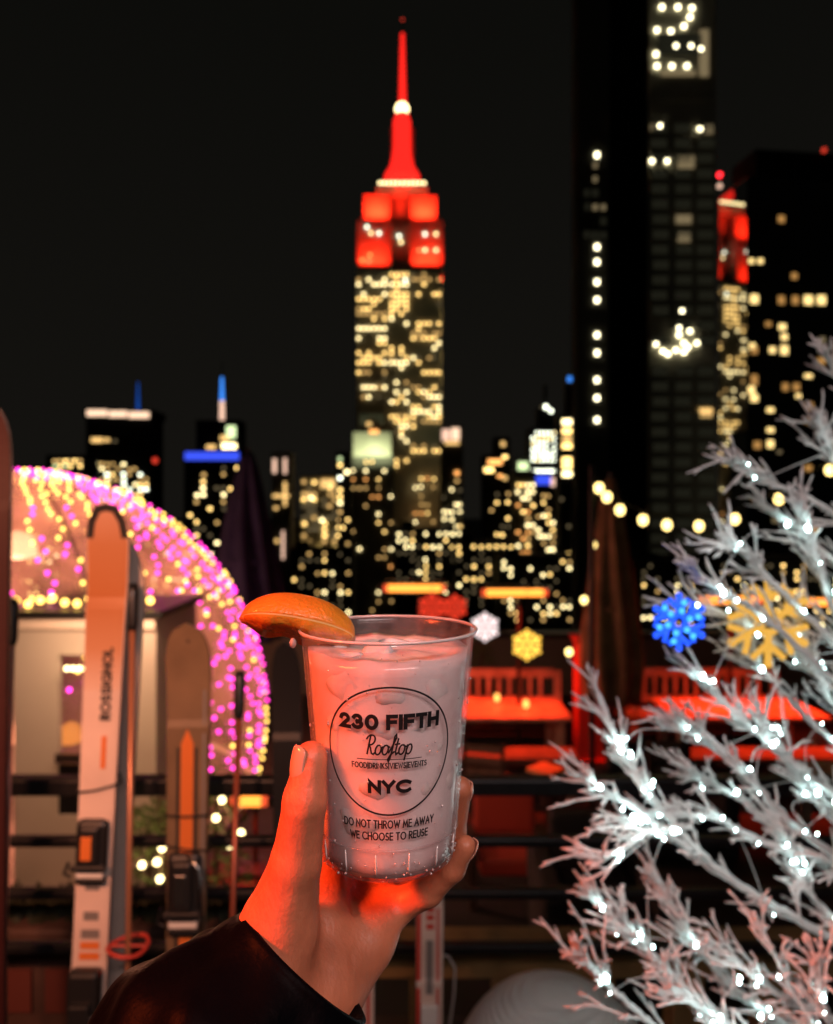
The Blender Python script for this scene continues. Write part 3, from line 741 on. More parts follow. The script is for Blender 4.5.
# ------------------------------------------------------------------ festoon bulbs and hanging snowflakes
M['festoon'] = emit('festoon_bulb', (1, .73, .24), 4.5)
M['cable'] = mat('black_cable', (.01,.01,.01), .6)
FY = 6.0
fb = [(599,488),(607,497),(620,510),(643,520),(667,525),(699,526),(735,519),(779,499),(830,470)]
fs = thing('festoon_string', 'string of round warm globe bulbs sagging across the right towers', 'string lights', P(735,512,FY))
cab_pts = [P(592,470,FY)] + [P(x, y_-9, FY) for (x,y_) in fb] + [P(900,430,FY)]
MB().tube(cab_pts, .005, 6).build('cable', M['cable'], fs)
for (x,y_) in fb:
    MB().tube([P(x,y_-9,FY), P(x,y_-4.5,FY)], .012, 8).build('socket', M['cable'], fs)
    add_bulb(fs, P(x,y_,FY), 'festoon', .040, (1,1,1.15))
fp = thing('pole', 'thin dark pole holding the left end of the globe bulb string', 'pole', (*P(592,0,FY).xy, LOW))
MB().tube([(PX(592,FY),FY,LOW),(PX(592,FY),FY,PZ(466,FY))], .022, 8).build('shaft', M['black_metal'], fp)
MB().box((PX(592,FY),FY,LOW+.02), (.3,.3,.036)).build('foot', M['black_metal'], fp)
# second string running down towards the terrace
f2 = [(593,545),(584,600),(569,652)]
fs2 = thing('festoon_string', 'three loose globe bulbs hanging down beside the brown parasol', 'string lights', P(593,536,FY+1))
MB().tube([P(598,510,FY+1)] + [P(x,y_-8,FY+1) for (x,y_) in f2], .005, 6).build('cable', M['cable'], fs2)
for (x,y_) in f2: add_bulb(fs2, P(x,y_,FY+1), 'festoon', .034, (1,1,1.15))

def snowflake(px, py, Y, r_px, key, label, style=0, hang=60):
    c = P(px, py, Y); R_ = r_px*Y/F
    t = thing('snowflake_light', label, 'snowflake light', c, 'hanging snowflake lights')
    m = MB(); rt = R_*(.11 if style != 1 else .085)
    rotx = Matrix.Rotation(math.radians(15 if style == 2 else 0), 3, 'Y')
    def q(a, r): return c + rotx @ Vector((math.sin(a)*r, 0, math.cos(a)*r))
    arms = []
    for k in range(6):
        a = k*math.pi/3
        mb = MB()
        mb.tube([q(a, R_*.16), q(a, R_*.97)], rt, 8)
        for s_ in (-1,1):
            mb.tube([q(a, R_*.50), q(a+s_*.42, R_*.92)], rt*.9, 8)
        mb.tube([q(a, R_*.30), q(a+math.pi/3, R_*.30)], rt*.9, 8)
        mb.ball(q(a, R_*.97), rt*1.25, 8)
        mb.build('arm', M[key], t, smooth=True)
    MB().tube([c+Vector((0,0,R_)), c+Vector((0,0,R_+hang*Y/F))], .0004*max(1,Y), 5).build('hanging_wire', M['cable'], t)
    return t
W('flake_white', (1, .80, .78), 1.5); W('flake_yellow', (1, .55, .07), 1.9); W('flake_blue', (.012, .09, 1), 1.6); W('flake_cyan', (.05, .35, 1), 2.2); W('flake_gold', (1, .52, .07), .85); W('flake_red', (1, .05, .02), .9)
snowflake(485, 627, 7.0, 13.5, 'flake_white', 'small white snowflake light right of the cup rim')
snowflake(527, 645, 7.0, 14.5, 'flake_yellow', 'small yellow snowflake light above the red bench')
b = snowflake(679, 622, .985, 27, 'flake_blue', 'blue snowflake light at the tips of the upper left twigs', 0, 10)
snowflake(768, 622, 1.17, 43, 'flake_gold', 'largest gold snowflake light tangled in the twigs', 1, 8)
snowflake(432, 607, 8.2, 13, 'flake_red', 'left red snowflake light just over the cup rim', 0, 15)
snowflake(455, 607, 8.3, 12, 'flake_red', 'right red snowflake light just over the cup rim', 0, 15)
# cyan LED points on the blue flake
for k in range(6):
    a = k*math.pi/3+.26
    for rr_ in (.42, .74):
        p = P(679,622,.978) + Vector((math.sin(a)*rr_*27*.985/F, 0, math.cos(a)*rr_*27*.985/F))
        o = MB().ball(p, .0042, 8).build('led', M['flake_cyan'], b)
# ------------------------------------------------------------------ railing, bench, white pouf
RY = 1.98
rail = thing('railing', 'black metal railing with horizontal bars behind the skis and hand', 'railing', (0, RY, 0))
for (py, th) in ((785, .045), (841, .026), (893, .026), (947, .026)):
    z = PZ(py, RY)
    MB().box((.2, RY, z), (7.4, .05 if th > .04 else .03, th)).build('rail', M['black_metal'], rail, bevel=.006)
for px in (-330, 287, 905):
    x = PX(px, RY)
    MB().box((x, RY+.055, .5), (.05, .055, 1.0)).build('post', M['black_metal'], rail, bevel=.006)
MB().box((.2, RY, .06), (7.4, .05, .04)).build('rail', M['black_metal'], rail, bevel=.006)
BY = 2.12
bn = thing('plank_bench', 'low wooden plank bench behind the railing bars', 'bench', (1.0, BY+.1, 0))
zt = PZ(955, BY)
box_between('plank', (-.35, BY, zt-.07), (2.6, BY+.15, zt), M['wood'], bn, bevel=.005)
for px in (425, 510, 600, 690, 780):
    x = PX(px, BY); box_between('leg', (x-.045, BY+.01, 0), (x+.045, BY+.10, zt-.0705), M['wood'], bn)
cr = thing('planter_box', 'dark red wooden planter box behind the feet of the skis', 'planter', (-1.2, BY+.12, 0))
x0, x1 = PX(-60,BY), PX(290,BY)
box_between('box_body', (x0, BY, 0), (x1, BY+.22, PZ(930,BY)), M['dark_wood'], cr, bevel=.01)
for px in (18, 62, 110, 160): box_between('panel', (PX(px-15,BY), BY-.012, PZ(1010,BY)), (PX(px+15,BY), BY-.002, PZ(968,BY)), mat('panel_red', (.10,.025,.018), .6), cr)
mb = MB(); r_ = random.Random(8)
for k in range(500):
    p = Vector((r_.uniform(x0+.03, x1-.03), r_.uniform(BY+.03, BY+.19), PZ(930,BY)-.01)); d = Vector((r_.uniform(-.5,.5), r_.uniform(-.5,.5), 1)).normalized(); s_ = d.orthogonal().normalized(); L = r_.uniform(.03,.075)
    b0 = len(mb.v); mb.v += [p-s_*.006, p+s_*.006, p+d*L*.6+s_*.010, p+d*L, p+d*L*.6-s_*.010]; mb.f.append((b0,b0+1,b0+2,b0+3,b0+4))
mb.build('foliage', mat('dark_leaf', (.03,.035,.018), .6), cr)

M['knit'] = mat('white_knit', (.78,.78,.76), .9)
nt = M['knit'].node_tree; wv = nt.nodes.new('ShaderNodeTexWave'); wv.inputs['Scale'].default_value = 38; wv.inputs['Distortion'].default_value = 1.5; wv.bands_direction = 'Z'
tck = nt.nodes.new('ShaderNodeTexCoord'); bpk = nt.nodes.new('ShaderNodeBump'); bpk.inputs['Distance'].default_value = .003; bpk.inputs['Strength'].default_value = .6
nt.links.new(tck.outputs['Object'], wv.inputs['Vector']); nt.links.new(wv.outputs['Fac'], bpk.inputs['Height']); nt.links.new(bpk.outputs[0], nt.nodes['Principled BSDF'].inputs['Normal'])
PYY = 1.5
pc = P(556, 988, PYY); Rp = .217
pf = thing('pouf', 'white ribbed round topped pouf at the bottom edge under the twig tree', 'pouf', (pc.x, PYY, 0))
prof = [(1e-7, pc.z)]
for i in range(1, 15): 
    th = math.radians(6.4*i); prof.append((Rp*math.sin(th), pc.z-Rp*(1-math.cos(th))))
prof += [(Rp, .2), (Rp*.97, .06)]
MB().lathe(prof, (pc.x, PYY, 0), 48).build('cover', M['knit'], pf, smooth=True)
MB().lathe([(Rp*.9, .002), (Rp*.9, .055)], (pc.x, PYY, 0), 32).build('base', M['black_metal'], pf)

# ------------------------------------------------------------------ stroke lettering
def arc(cx, cy, rx, ry, a0, a1, n=14):
    return [(cx+rx*math.cos(math.radians(a0+(a1-a0)*i/n)), cy+ry*math.sin(math.radians(a0+(a1-a0)*i/n))) for i in range(n+1)]
G = {  # glyph: (width, strokes), cap height 1
 '2': (.62, [arc(.30,.70,.27,.30,170,-28)+[(.03,.0),(.62,.0)]]),
 '3': (.60, [arc(.27,.735,.24,.265,155,-85), arc(.27,.265,.29,.265,85,-155)]),
 '0': (.68, [arc(.34,.5,.32,.5,90,450,28)]),
 'O': (.88, [arc(.44,.5,.44,.5,90,450,30)]),
 'F': (.50, [[(.0,0),(.0,1),(.50,1)],[(0,.52),(.44,.52)]]),
 'I': (.02, [[(.01,0),(.01,1)]]),
 'T': (.56, [[(0,1),(.56,1)],[(.28,1),(.28,0)]]),
 'H': (.62, [[(0,0),(0,1)],[(.62,0),(.62,1)],[(0,.52),(.62,.52)]]),
 'N': (.66, [[(0,0),(0,1),(.66,0),(.66,1)]]),
 'Y': (.66, [[(0,1),(.33,.46),(.33,0)],[(.66,1),(.33,.46)]]),
 'C': (.78, [arc(.48,.5,.48,.5,48,312,24)]),
 'D': (.70, [[(0,0),(0,1),(.24,1)]+arc(.24,.5,.46,.5,90,-90,16)+[(0,0)]]),
 'R': (.54, [[(0,0),(0,1),(.22,1)]+arc(.24,.745,.27,.255,90,-90,12)+[(0,.49)],[(.22,.49),(.54,0)]]),
 'K': (.58, [[(0,0),(0,1)],[(.54,1),(0,.46)],[(.17,.60),(.58,0)]]),
 'S': (.50, [arc(.26,.74,.22,.26,40,250,14)+arc(.24,.25,.25,.25,80,-140,14)]),
 'V': (.70, [[(0,1),(.35,0),(.70,1)]]),
 'E': (.46, [[(.46,0),(0,0),(0,1),(.46,1)],[(0,.52),(.42,.52)]]),
 'W': (.98, [[(0,1),(.25,0),(.49,.9),(.73,0),(.98,1)]]),
 '|': (.02, [[(.01,-.12),(.01,1.08)]]),
 'A': (.72, [[(0,0),(.36,1),(.72,0)],[(.13,.34),(.59,.34)]]),
 'U': (.58, [[(0,1),(0,.30)]+arc(.29,.30,.29,.30,180,360,14)+[(.58,1)]]),
 'M': (.80, [[(0,0),(.08,1),(.40,.22),(.72,1),(.80,0)]]),
 'L': (.44, [[(0,1),(0,0),(.44,0)]]),
 'G': (.84, [arc(.47,.5,.47,.5,48,352,24)+[(.52,.46)]]),
 ' ': (.12, []),
}
def square_ends(pts, e):
    def ext(a, b_):
        L = math.hypot(a[0]-b_[0], a[1]-b_[1]) or 1; return (a[0]+(a[0]-b_[0])*e/L, a[1]+(a[1]-b_[1])*e/L)
    if math.hypot(pts[0][0]-pts[-1][0], pts[0][1]-pts[-1][1]) < 1e-6: return pts
    return [ext(pts[0], pts[1])] + pts[1:-1] + [ext(pts[-1], pts[-2])]
def layout(text, cap, width, stroke):
    adv = sum(G[c][0] for c in text); n = len(text)-1
    gmin = .03 + stroke/cap; kx_ = min(1.5, (width/cap - gmin*n)/adv)
    gap = (width/cap - adv*kx_)/max(1, n)
    x = -width/cap/2; out = []
    for c in text:
        for st_ in G[c][1]: out.append(square_ends([((x+p[0]*kx_)*cap, (p[1]-.5)*(cap-stroke)) for p in st_], stroke/2))
        x += G[c][0]*kx_+gap
    return out
def ribbon(mb, pts, t, mapf, step):
    """flat ribbon along a 2-D polyline, laid on a surface by mapf"""
    fine = [pts[0]]
    for a, b_ in zip(pts, pts[1:]):
        L = math.hypot(b_[0]-a[0], b_[1]-a[1]); n = max(1, int(L/step))
        for i in range(1, n+1): fine.append((a[0]+(b_[0]-a[0])*i/n, a[1]+(b_[1]-a[1])*i/n))
    closed = math.hypot(fine[0][0]-fine[-1][0], fine[0][1]-fine[-1][1]) < 1e-6
    if closed: fine = fine[:-1]
    n = len(fine); base = len(mb.v)
    for i in range(n):
        if closed: p0, p1 = fine[i-1], fine[(i+1)%n]; pm = fine[i]
        else: p0, p1 = fine[max(0,i-1)], fine[min(n-1,i+1)]; pm = fine[i]
        d0 = Vector((pm[0]-p0[0], pm[1]-p0[1])); d1 = Vector((p1[0]-pm[0], p1[1]-pm[1]))
        if d0.length < 1e-9: d0 = d1
        if d1.length < 1e-9: d1 = d0
        d0.normalize(); d1.normalize(); tt = d0+d1
        if tt.length < .3: tt = d0
        tt.normalize(); nn = Vector((-tt.y, tt.x)); k = 1/max(.45, nn.dot(Vector((-d0.y, d0.x))))
        e = 0
        for s_ in (-1,1): mb.v.append(mapf(pm[0]+nn.x*s_*t/2*k, pm[1]+nn.y*s_*t/2*k))
    for i in range(n if closed else n-1):
        j = (i+1) % n
        mb.f.append((base+2*i, base+2*j, base+2*j+1, base+2*i+1))
# ------------------------------------------------------------------ skis
def ski_frame(tip, foot, roll=0):
    Lv = (tip-foot); L = Lv.length; Lv.normalize()
    Wv = Vector((1,0,0)); Wv = (Wv - Lv*Wv.dot(Lv)).normalized()
    Nv = Wv.cross(Lv).normalized()                # towards the viewer (-y)
    if Nv.y > 0: Nv = -Nv
    if roll:
        q = Matrix.Rotation(roll, 3, Lv); Wv = q @ Wv; Nv = q @ Nv
    return Lv, Wv, Nv, L
def ski(name, label, tip, foot, wt, ww, mtop, group='skis leaning on the railing', tipstyle='round', roll=0, tip_mat=None):
    Lv, Wv, Nv, L = ski_frame(tip, foot, roll)
    t = thing(name, label, 'ski', foot, group)
    N = 70; sec = []
    for i in range(N+1):
        u = i/N; s_ = u*L
        d = L-s_
        hw = ww/2 + (wt-ww)/2*max(0, (u-.35)/.65)**1.6 + (wt*.94-ww)/2*max(0, (.35-u)/.35)**1.5
        if d < .10:
            q = d/.10
            hw *= (math.sqrt(max(0, 1-(1-q)**2)) if tipstyle == 'round' else min(1, .30+.75*q**.7)) if d > 1e-6 else (.02 if tipstyle == 'round' else .30)
        if s_ < .03: hw *= .8+.2*s_/.03
        th = .010 if d > .25 else .006
        lift = -.05*max(0, 1-d/.22)**2          # tip rises away from the viewer? it curls to the front face
        sec.append((s_, max(.001,hw), th, -lift*.6))
    def ring(mb, a, b_, grow=0, n0=0, n1=1):
        base = len(mb.v)
        for (s_, hw, th, lf) in a:
            c = foot + Lv*s_ + Nv*lf
            for (x, n) in ((-1,n0),(1,n0),(1,n1),(-1,n1)): mb.v.append(c + Wv*x*(hw+grow) + Nv*(n*th))
        m_ = len(a)
        for i in range(m_-1):
            for k in range(4):
                k2 = (k+1)%4; mb.f.append((base+i*4+k, base+i*4+k2, base+(i+1)*4+k2, base+(i+1)*4+k))
        mb.f.append(tuple(base+k for k in (3,2,1,0))); mb.f.append(tuple(base+(m_-1)*4+k for k in range(4)))
    mb = MB(); ring(mb, sec, None); mb.build('ski_body', mtop, t)
    mb = MB(); ring(mb, [(s_,hw,th,lf) for (s_,hw,th,lf) in sec], None, .0018, -.25, -.02); mb.build('metal_edge', M['steel'], t)
    def surf(w, s_, n=.0015):
        i = min(N-1, max(0, int(s_/L*N))); f = s_/L*N-i
        th = sec[i][2]*(1-f)+sec[i+1][2]*f; lf = sec[i][3]*(1-f)+sec[i+1][3]*f
        return foot + Lv*s_ + Nv*(lf+th+n) + Wv*w
    t_info = dict(L=L, Lv=Lv, Wv=Wv, Nv=Nv, surf=surf, sec=sec, N=N)
    return t, t_info
def s_at(info, foot, py, Y=None):
    """length along the ski whose height shows at picture row py"""
    best = 0; bd = 1e9
    for i in range(401):
        s_ = info['L']*i/400; p = foot + info['Lv']*s_
        y_ = 512-(p.z-CAMZ)/p.y*F
        if abs(y_-py) < bd: bd = abs(y_-py); best = s_
    return best
def patch(mb, info, w0, w1, s0, s1, n=.0012, seg=10):
    base = len(mb.v)
    for i in range(seg+1):
        s_ = s0+(s1-s0)*i/seg
        mb.v.append(info['surf'](w0, s_, n)); mb.v.append(info['surf'](w1, s_, n))
    for i in range(seg): mb.f.append((base+2*i, base+2*i+1, base+2*i+3, base+2*i+2))
def binding(t, info, s0, s1, w, m_house, m_plate, chrome=None):
    surf = info['surf']; Lv, Wv, Nv = info['Lv'], info['Wv'], info['Nv']
    R = Matrix((Wv, -Nv, Lv)).transposed()
    H = s1-s0
    def bx(sc, wc, nc, dw, dn, ds, name, m, bev=.006):
        c = surf(wc, sc, nc); MB().box(c, (dw, dn, ds), R).build(name, m, t, bevel=bev)
    bx(s0+H*.58, 0, .014, w, .030, H*.84, 'heel_housing', m_house, .014)
    bx(s0+H*.62, 0, .034, w*.62, .018, H*.60, 'heel_lever', m_house, .008)
    bx(s0+H*.60, -.002, .0445, w*.34, .004, H*.36, 'lever_inset', chrome or M['steel'], .0015)
    bx(s0+H*.27, 0, .032, w*1.12, .012, H*.10, 'brake_arm', m_house, .004)
    bx(s0+H*.16, 0, .020, w*.86, .010, H*.12, 'boot_plate', m_plate, .003)
    bx(s0+H*.05, 0, .012, w*.92, .022, H*.10, 'base_block', m_house, .004)
    c = [surf(-w*.62, s0+H*.36, .03), surf(-w*.72, s0+H*.20, .036), surf(-w*.5, s0+H*.16, .036)]
    MB().tube(c, .004, 6).build('brake_wire', M['black_metal'], t)

M['ski_orange'] = mat('ski_orange', (.55,.24,.11), .35, coat=.4, noise=.12, nscale=14)
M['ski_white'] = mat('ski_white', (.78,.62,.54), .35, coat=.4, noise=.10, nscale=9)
M['ski_greybrown'] = mat('ski_greybrown', (.21,.14,.08), .45, coat=.2, noise=.2, nscale=10)
M['ski_black'] = mat('ski_black', (.015,.015,.016), .4, coat=.3)
M['ski_darkred'] = mat('ski_darkred', (.035,.006,.006), .5, coat=.1)
M['ink'] = mat('black_ink', (.012,.012,.014), .5)
M['grey_ink'] = mat('grey_ink', (.22,.20,.19), .5)
M['orange_ink'] = mat('orange_ink', (.75,.20,.04), .45)
M['red_ink'] = mat('red_ink', (.6,.06,.04), .45)
M['white_ink'] = mat('white_ink', (.8,.78,.74), .45)

def footpt(px, Y, z=.002): return Vector((PX(px,Y), Y, z))
# A: orange and white pair
ft = footpt(80, 1.72); tp = P(112, 505, 1.87)
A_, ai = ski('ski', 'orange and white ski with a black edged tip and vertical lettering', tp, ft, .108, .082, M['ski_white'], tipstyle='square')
sA = lambda py: s_at(ai, ft, py)
def body_patch(info, s0, s1, m, t, name, grow=0, seg=30, n=.0008, wfrac=1.0):
    mb = MB(); sec = info['sec']; N = info['N']; L = info['L']
    base = len(mb.v)
    for i in range(seg+1):
        s_ = s0+(s1-s0)*i/seg; q = min(N-1, int(s_/L*N)); f = s_/L*N-q
        hw = (sec[q][1]*(1-f)+sec[q+1][1]*f)*wfrac
        mb.v.append(info['surf'](-hw, s_, n)); mb.v.append(info['surf'](hw, s_, n))
    for i in range(seg): mb.f.append((base+2*i, base+2*i+1, base+2*i+3, base+2*i+2))
    return mb.build(name, m, t)
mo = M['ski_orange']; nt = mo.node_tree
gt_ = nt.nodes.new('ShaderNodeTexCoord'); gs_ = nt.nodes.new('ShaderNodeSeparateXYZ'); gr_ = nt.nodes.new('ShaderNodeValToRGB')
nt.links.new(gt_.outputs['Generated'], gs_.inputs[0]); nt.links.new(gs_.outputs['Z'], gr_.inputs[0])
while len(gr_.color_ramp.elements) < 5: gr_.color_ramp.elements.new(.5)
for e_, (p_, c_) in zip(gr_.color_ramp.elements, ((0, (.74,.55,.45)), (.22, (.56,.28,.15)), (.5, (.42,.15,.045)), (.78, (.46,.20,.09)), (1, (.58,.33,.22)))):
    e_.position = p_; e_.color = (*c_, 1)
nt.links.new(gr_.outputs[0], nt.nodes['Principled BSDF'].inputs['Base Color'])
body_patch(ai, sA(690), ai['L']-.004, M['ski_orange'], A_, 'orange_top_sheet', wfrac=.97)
# black tip edge: an arch of ribbon
mb = MB(); sT = ai['L']
ribbon(mb, [(-.044, sT-.085), (-.038, sT-.045), (-.022, sT-.014), (0, sT-.009), (.022, sT-.014), (.038, sT-.045), (.044, sT-.085)], .018, lambda u, v: ai['surf'](u, v, .0022), .008)
mb.build('tip_trim', M['ink'], A_)
mb = MB()
s0_, s1_ = sA(718), sA(648)
for st_ in layout('ROSSIGNOL', .026, abs(s1_-s0_), .006):
    ribbon(mb, st_, .0062, lambda u, v: ai['surf'](.012 - v, (s0_+s1_)/2 + u, .0024), .006)
mb.build('side_lettering', M['ink'], A_)
for (pyc, h, wd) in ((886, 5, .034), (914, 10, .036), (931, 9, .044)):
    mb = MB(); patch(mb, ai, -wd/2, wd/2, sA(pyc+h/2), sA(pyc-h/2), .0024); mb.build('marking', M['grey_ink'], A_)
mb = MB()
for (pyc, h, wd) in ((943, 6, .046), (954, 8, .048)): patch(mb, ai, -wd/2, wd/2, sA(pyc+h/2), sA(pyc-h/2), .0024)
mb.build('orange_marking', M['orange_ink'], A_)
mb = MB(); patch(mb, ai, .006, .018, sA(768), sA(735), .0024); mb.build('small_emblem', M['orange_ink'], A_)
binding(A_, ai, sA(880), sA(816), .075, M['ski_black'], M['white_ink'], M['orange_ink'])
R_ = Matrix((ai['Wv'], -ai['Nv'], ai['Lv'])).transposed()
MB().box(ai['surf'](0, sA(985), .02), (.075,.04,.10), R_).build('toe_housing', M['ski_black'], A_, bevel=.012)
MB().box(ai['surf'](0, sA(1003), .045), (.05,.02,.05), R_).build('toe_cup', M['ski_black'], A_, bevel=.006)
# its partner behind
ft2 = footpt(101, 1.86); tp2 = P(128, 540, 1.93)
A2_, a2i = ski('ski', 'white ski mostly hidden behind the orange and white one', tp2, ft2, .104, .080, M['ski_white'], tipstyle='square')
mb = MB(); patch(mb, a2i, .030, .036, s_at(a2i,ft2,760), s_at(a2i,ft2,600), .002); mb.build('dark_stripe', M['ink'], A2_)
# B: grey brown ski
ftB = footpt(184, 1.80); tpB = P(190, 622, 1.90)
B_, bi = ski('ski', 'grey brown ski with a rounded tip and an orange centre stripe', tpB, ftB, .116, .094, M['ski_greybrown'], tipstyle='round')
sB = lambda py: s_at(bi, ftB, py)
mb = MB(); sa, sb_ = sB(955), sB(742); patch(mb, bi, -.0155, .0155, sa, sb_, .0014)
b0 = len(mb.v); mb.v += [bi['surf'](-.0155, sb_, .0014), bi['surf'](.0155, sb_, .0014), bi['surf'](0, sB(728), .0014)]; mb.f.append((b0,b0+1,b0+2)); mb.build('orange_stripe', M['orange_ink'], B_)
mb = MB(); patch(mb, bi, -.026, -.019, sa, sb_-.01, .0014); patch(mb, bi, .019, .026, sa, sb_-.01, .0014); mb.build('black_stripe', M['ink'], B_)
mb = MB(); patch(mb, bi, .038, .0455, sa, sB(690), .0014); mb.build('pale_edge', M['grey_ink'], B_)
MB().ball(bi['surf'](.003, sB(640), .001), .004, 10, (1,.3,1)).build('tip_hole', M['ink'], B_)
binding(B_, bi, sB(930), sB(848), .082, M['ski_black'], M['white_ink'], M['steel'])
MB().tube([bi['surf'](.046, sB(930), .02), bi['surf'](.050, sB(890), .035), bi['surf'](.040, sB(862), .03), bi['surf'](.01, sB(850), .026)], .005, 8).build('heel_lever', M['steel'], B_, smooth=True)
# black ski
ftC = footpt(288, 1.84); tpC = P(287, 640, 1.92)
C_, ci = ski('ski', 'plain black ski standing left of the thumb', tpC, ftC, .076, .066, M['ski_black'], tipstyle='round')
# far left dark red ski
ftD = footpt(-14, 1.68); tpD = P(-9, 402, 1.80)
D_, di = ski('ski', 'tall dark red ski cut off by the left edge', tpD, ftD, .108, .085, M['ski_darkred'], tipstyle='round')
mb = MB(); patch(mb, di, .020, .024, .4, 1.5, .0016); mb.build('pale_stripe', M['red_ink'], D_)
# small skis bottom centre
ftE = footpt(428, 1.66); tpE = P(430, 868, 1.74)
E_, ei = ski('ski', 'short white and red ski below the little finger', tpE, ftE, .064, .058, M['ski_white'], tipstyle='round')
sE = lambda py: s_at(ei, ftE, py)
mb = MB(); patch(mb, ei, -.030, -.020, sE(1050), sE(905), .0014); patch(mb, ei, .016, .022, sE(1050), sE(905), .0014); mb.build('red_stripe', M['red_ink'], E_)
mb = MB(); patch(mb, ei, -.008, .008, sE(992), sE(938), .0016); mb.build('grey_channel', M['grey_ink'], E_)
mb = MB()
for py in (905, 914, 923): patch(mb, ei, -.008, .010, sE(py+4), sE(py-2), .0018)
mb.build('red_marking', M['red_ink'], E_)
MB().box(ei['surf'](0, sE(1012), .008), (.04,.016,.05), Matrix((ei['Wv'], -ei['Nv'], ei['Lv'])).transposed()).build('boot_plate', M['white_ink'], E_, bevel=.004)
ftF = footpt(360, 1.66); tpF = P(362, 925, 1.74)
F_, fi = ski('ski', 'short white and red ski mostly hidden behind the wrist', tpF, ftF, .060, .056, M['ski_white'], tipstyle='round')
mb = MB(); patch(mb, fi, .012, .020, s_at(fi,ftF,1050), s_at(fi,ftF,950), .0014); mb.build('red_stripe', M['red_ink'], F_)

def pole(px_t, py_t, px_b, py_b, Y0, Y1, label, m, basket=None, r=.0075):
    a = P(px_t, py_t, Y0); b_ = P(px_b, py_b, Y1)
    t = thing('ski_pole', label, 'ski pole', (b_.x, b_.y, 0), 'ski poles leaning on the railing')
    d = (b_-a).normalized(); k = (a.z-.0)/max(1e-6, -(d.z)); end = a + d*k
    MB().tube([a, end], [r, r*.8], 10).build('shaft', m, t, smooth=True)
    g0 = a - d*.0; MB().tube([a-d*.004, a+d*.02, a+d*.10, a+d*.115], [.012,.015,.0135,.010], 10).build('grip', M['ski_black'], t, smooth=True)
    MB().tube([end-d*.03, end], [r, .002], 8).build('tip', M['steel'], t)
    if basket:
        c = a + d*((a.z-PZ(basket, Y1-.02))/max(1e-6,-d.z))
        pts = [c + Vector((math.cos(q)*.045, math.sin(q)*.045, .004*math.sin(2*q))) for q in [2*math.pi*i/24 for i in range(25)]]
        MB().tube(pts, .005, 6).build('basket_ring', M['red_ink'], t, smooth=True)
        MB().tube([c+Vector((-.045,0,0)), c+Vector((.045,0,0))], .003, 6).build('basket_bar', M['red_ink'], t)
    return t
pole(133, 585, 128, 960, 1.88, 1.74, 'thin reddish ski pole with a red basket between the two front skis', mat('pole_copper', (.5,.22,.12), .35, metal=.4), basket=952)
pole(240, 672, 233, 905, 1.88, 1.76, 'thin reddish ski pole left of the thumb', mat('pole_red', (.35,.09,.05), .35, metal=.4))
pole(13, 600, 4, 960, 1.9, 1.8, 'pink lit ski pole beside the dark red ski', mat('pole_pink', (.6,.28,.25), .3, metal=.4))
def cord(info, foot, py0, py1, w, label):
    surf = info['surf']; a, b_ = s_at(info, foot, py0), s_at(info, foot, py1)
    pts = [surf(-w, a, -.02), surf(-w*.96, a, .006), surf(0, (a+b_)/2-.004, .005), surf(w*.96, b_, .006), surf(w, b_, -.02), surf(w*.6, b_+.01, -.06), surf(-w*.6, a+.01, -.06), surf(-w, a, -.02)]
    o = MB().tube(pts, .0028, 6).build('elastic_cord', M['cable'], smooth=True); tag(o, label, 'cord', 'cords tying skis to the railing')
cord(ai, ft, 792, 783, .050, 'black cord tying the orange and white ski to the top rail')
cord(bi, ftB, 813, 814, .056, 'upper black cord round the grey brown ski')
cord(bi, ftB, 843, 848, .056, 'lower black cord round the grey brown ski')
o = MB().tube([P(441,955,1.72), P(449,957,1.72), P(455,968,1.71), P(454,995,1.70), P(449,1030,1.68), Vector((PX(449,1.66),1.66,.004))], .003, 6).build('wire_loop', mat('grey_wire', (.35,.33,.32), .4), smooth=True)
tag(o, 'thin grey wire loop beside the short white and red ski', 'wire')

# ------------------------------------------------------------------ white twig tree
M['twig'] = mat('white_twig', (.86,.86,.86), .7, noise=.10, nscale=40, bump=.3, bscale=120)
M['led'] = emit('cool_white_led', (.66, 1, .97), 27, sample=True)
M['led_wire'] = mat('white_led_wire', (.7,.72,.72), .5)
tr_ = random.Random(1234)
TY = 1.22
tree_base = Vector((.83, 1.28, 0))
tree = thing('twig_tree', 'white painted twig tree covered in cool white lights at the right', 'decorative tree', tree_base)
MB().tube([tree_base, tree_base+Vector((.01,0,.35)), tree_base+Vector((-.01,.01,.8)), tree_base+Vector((.02,0,1.25)), tree_base+Vector((.04,.01,1.65)), tree_base+Vector((.06,.0,2.0))], [.034,.03,.026,.022,.016,.010], 12).build('trunk', M['twig'], tree, smooth=True)
MB().lathe([(.17,.002),(.2,.22),(.18,.222),(.17,.16)], tree_base, 24).build('pot', M['white_panel'], tree)
def smooth_curve(ctrl, n):
    pts = [Vector(c) for c in ctrl]; out = []
    ext = [pts[0]*2-pts[1]] + pts + [pts[-1]*2-pts[-2]]
    for i in range(1, len(ext)-2):
        p0,p1,p2,p3 = ext[i-1:i+3]
        for k in range(n):
            t_ = k/n
            out.append(.5*((2*p1)+(p2-p0)*t_+(2*p0-5*p1+4*p2-p3)*t_**2+(-p0+3*p1-3*p2+p3)*t_**3))
    out.append(pts[-1]); return out
ALL_TIPS = []
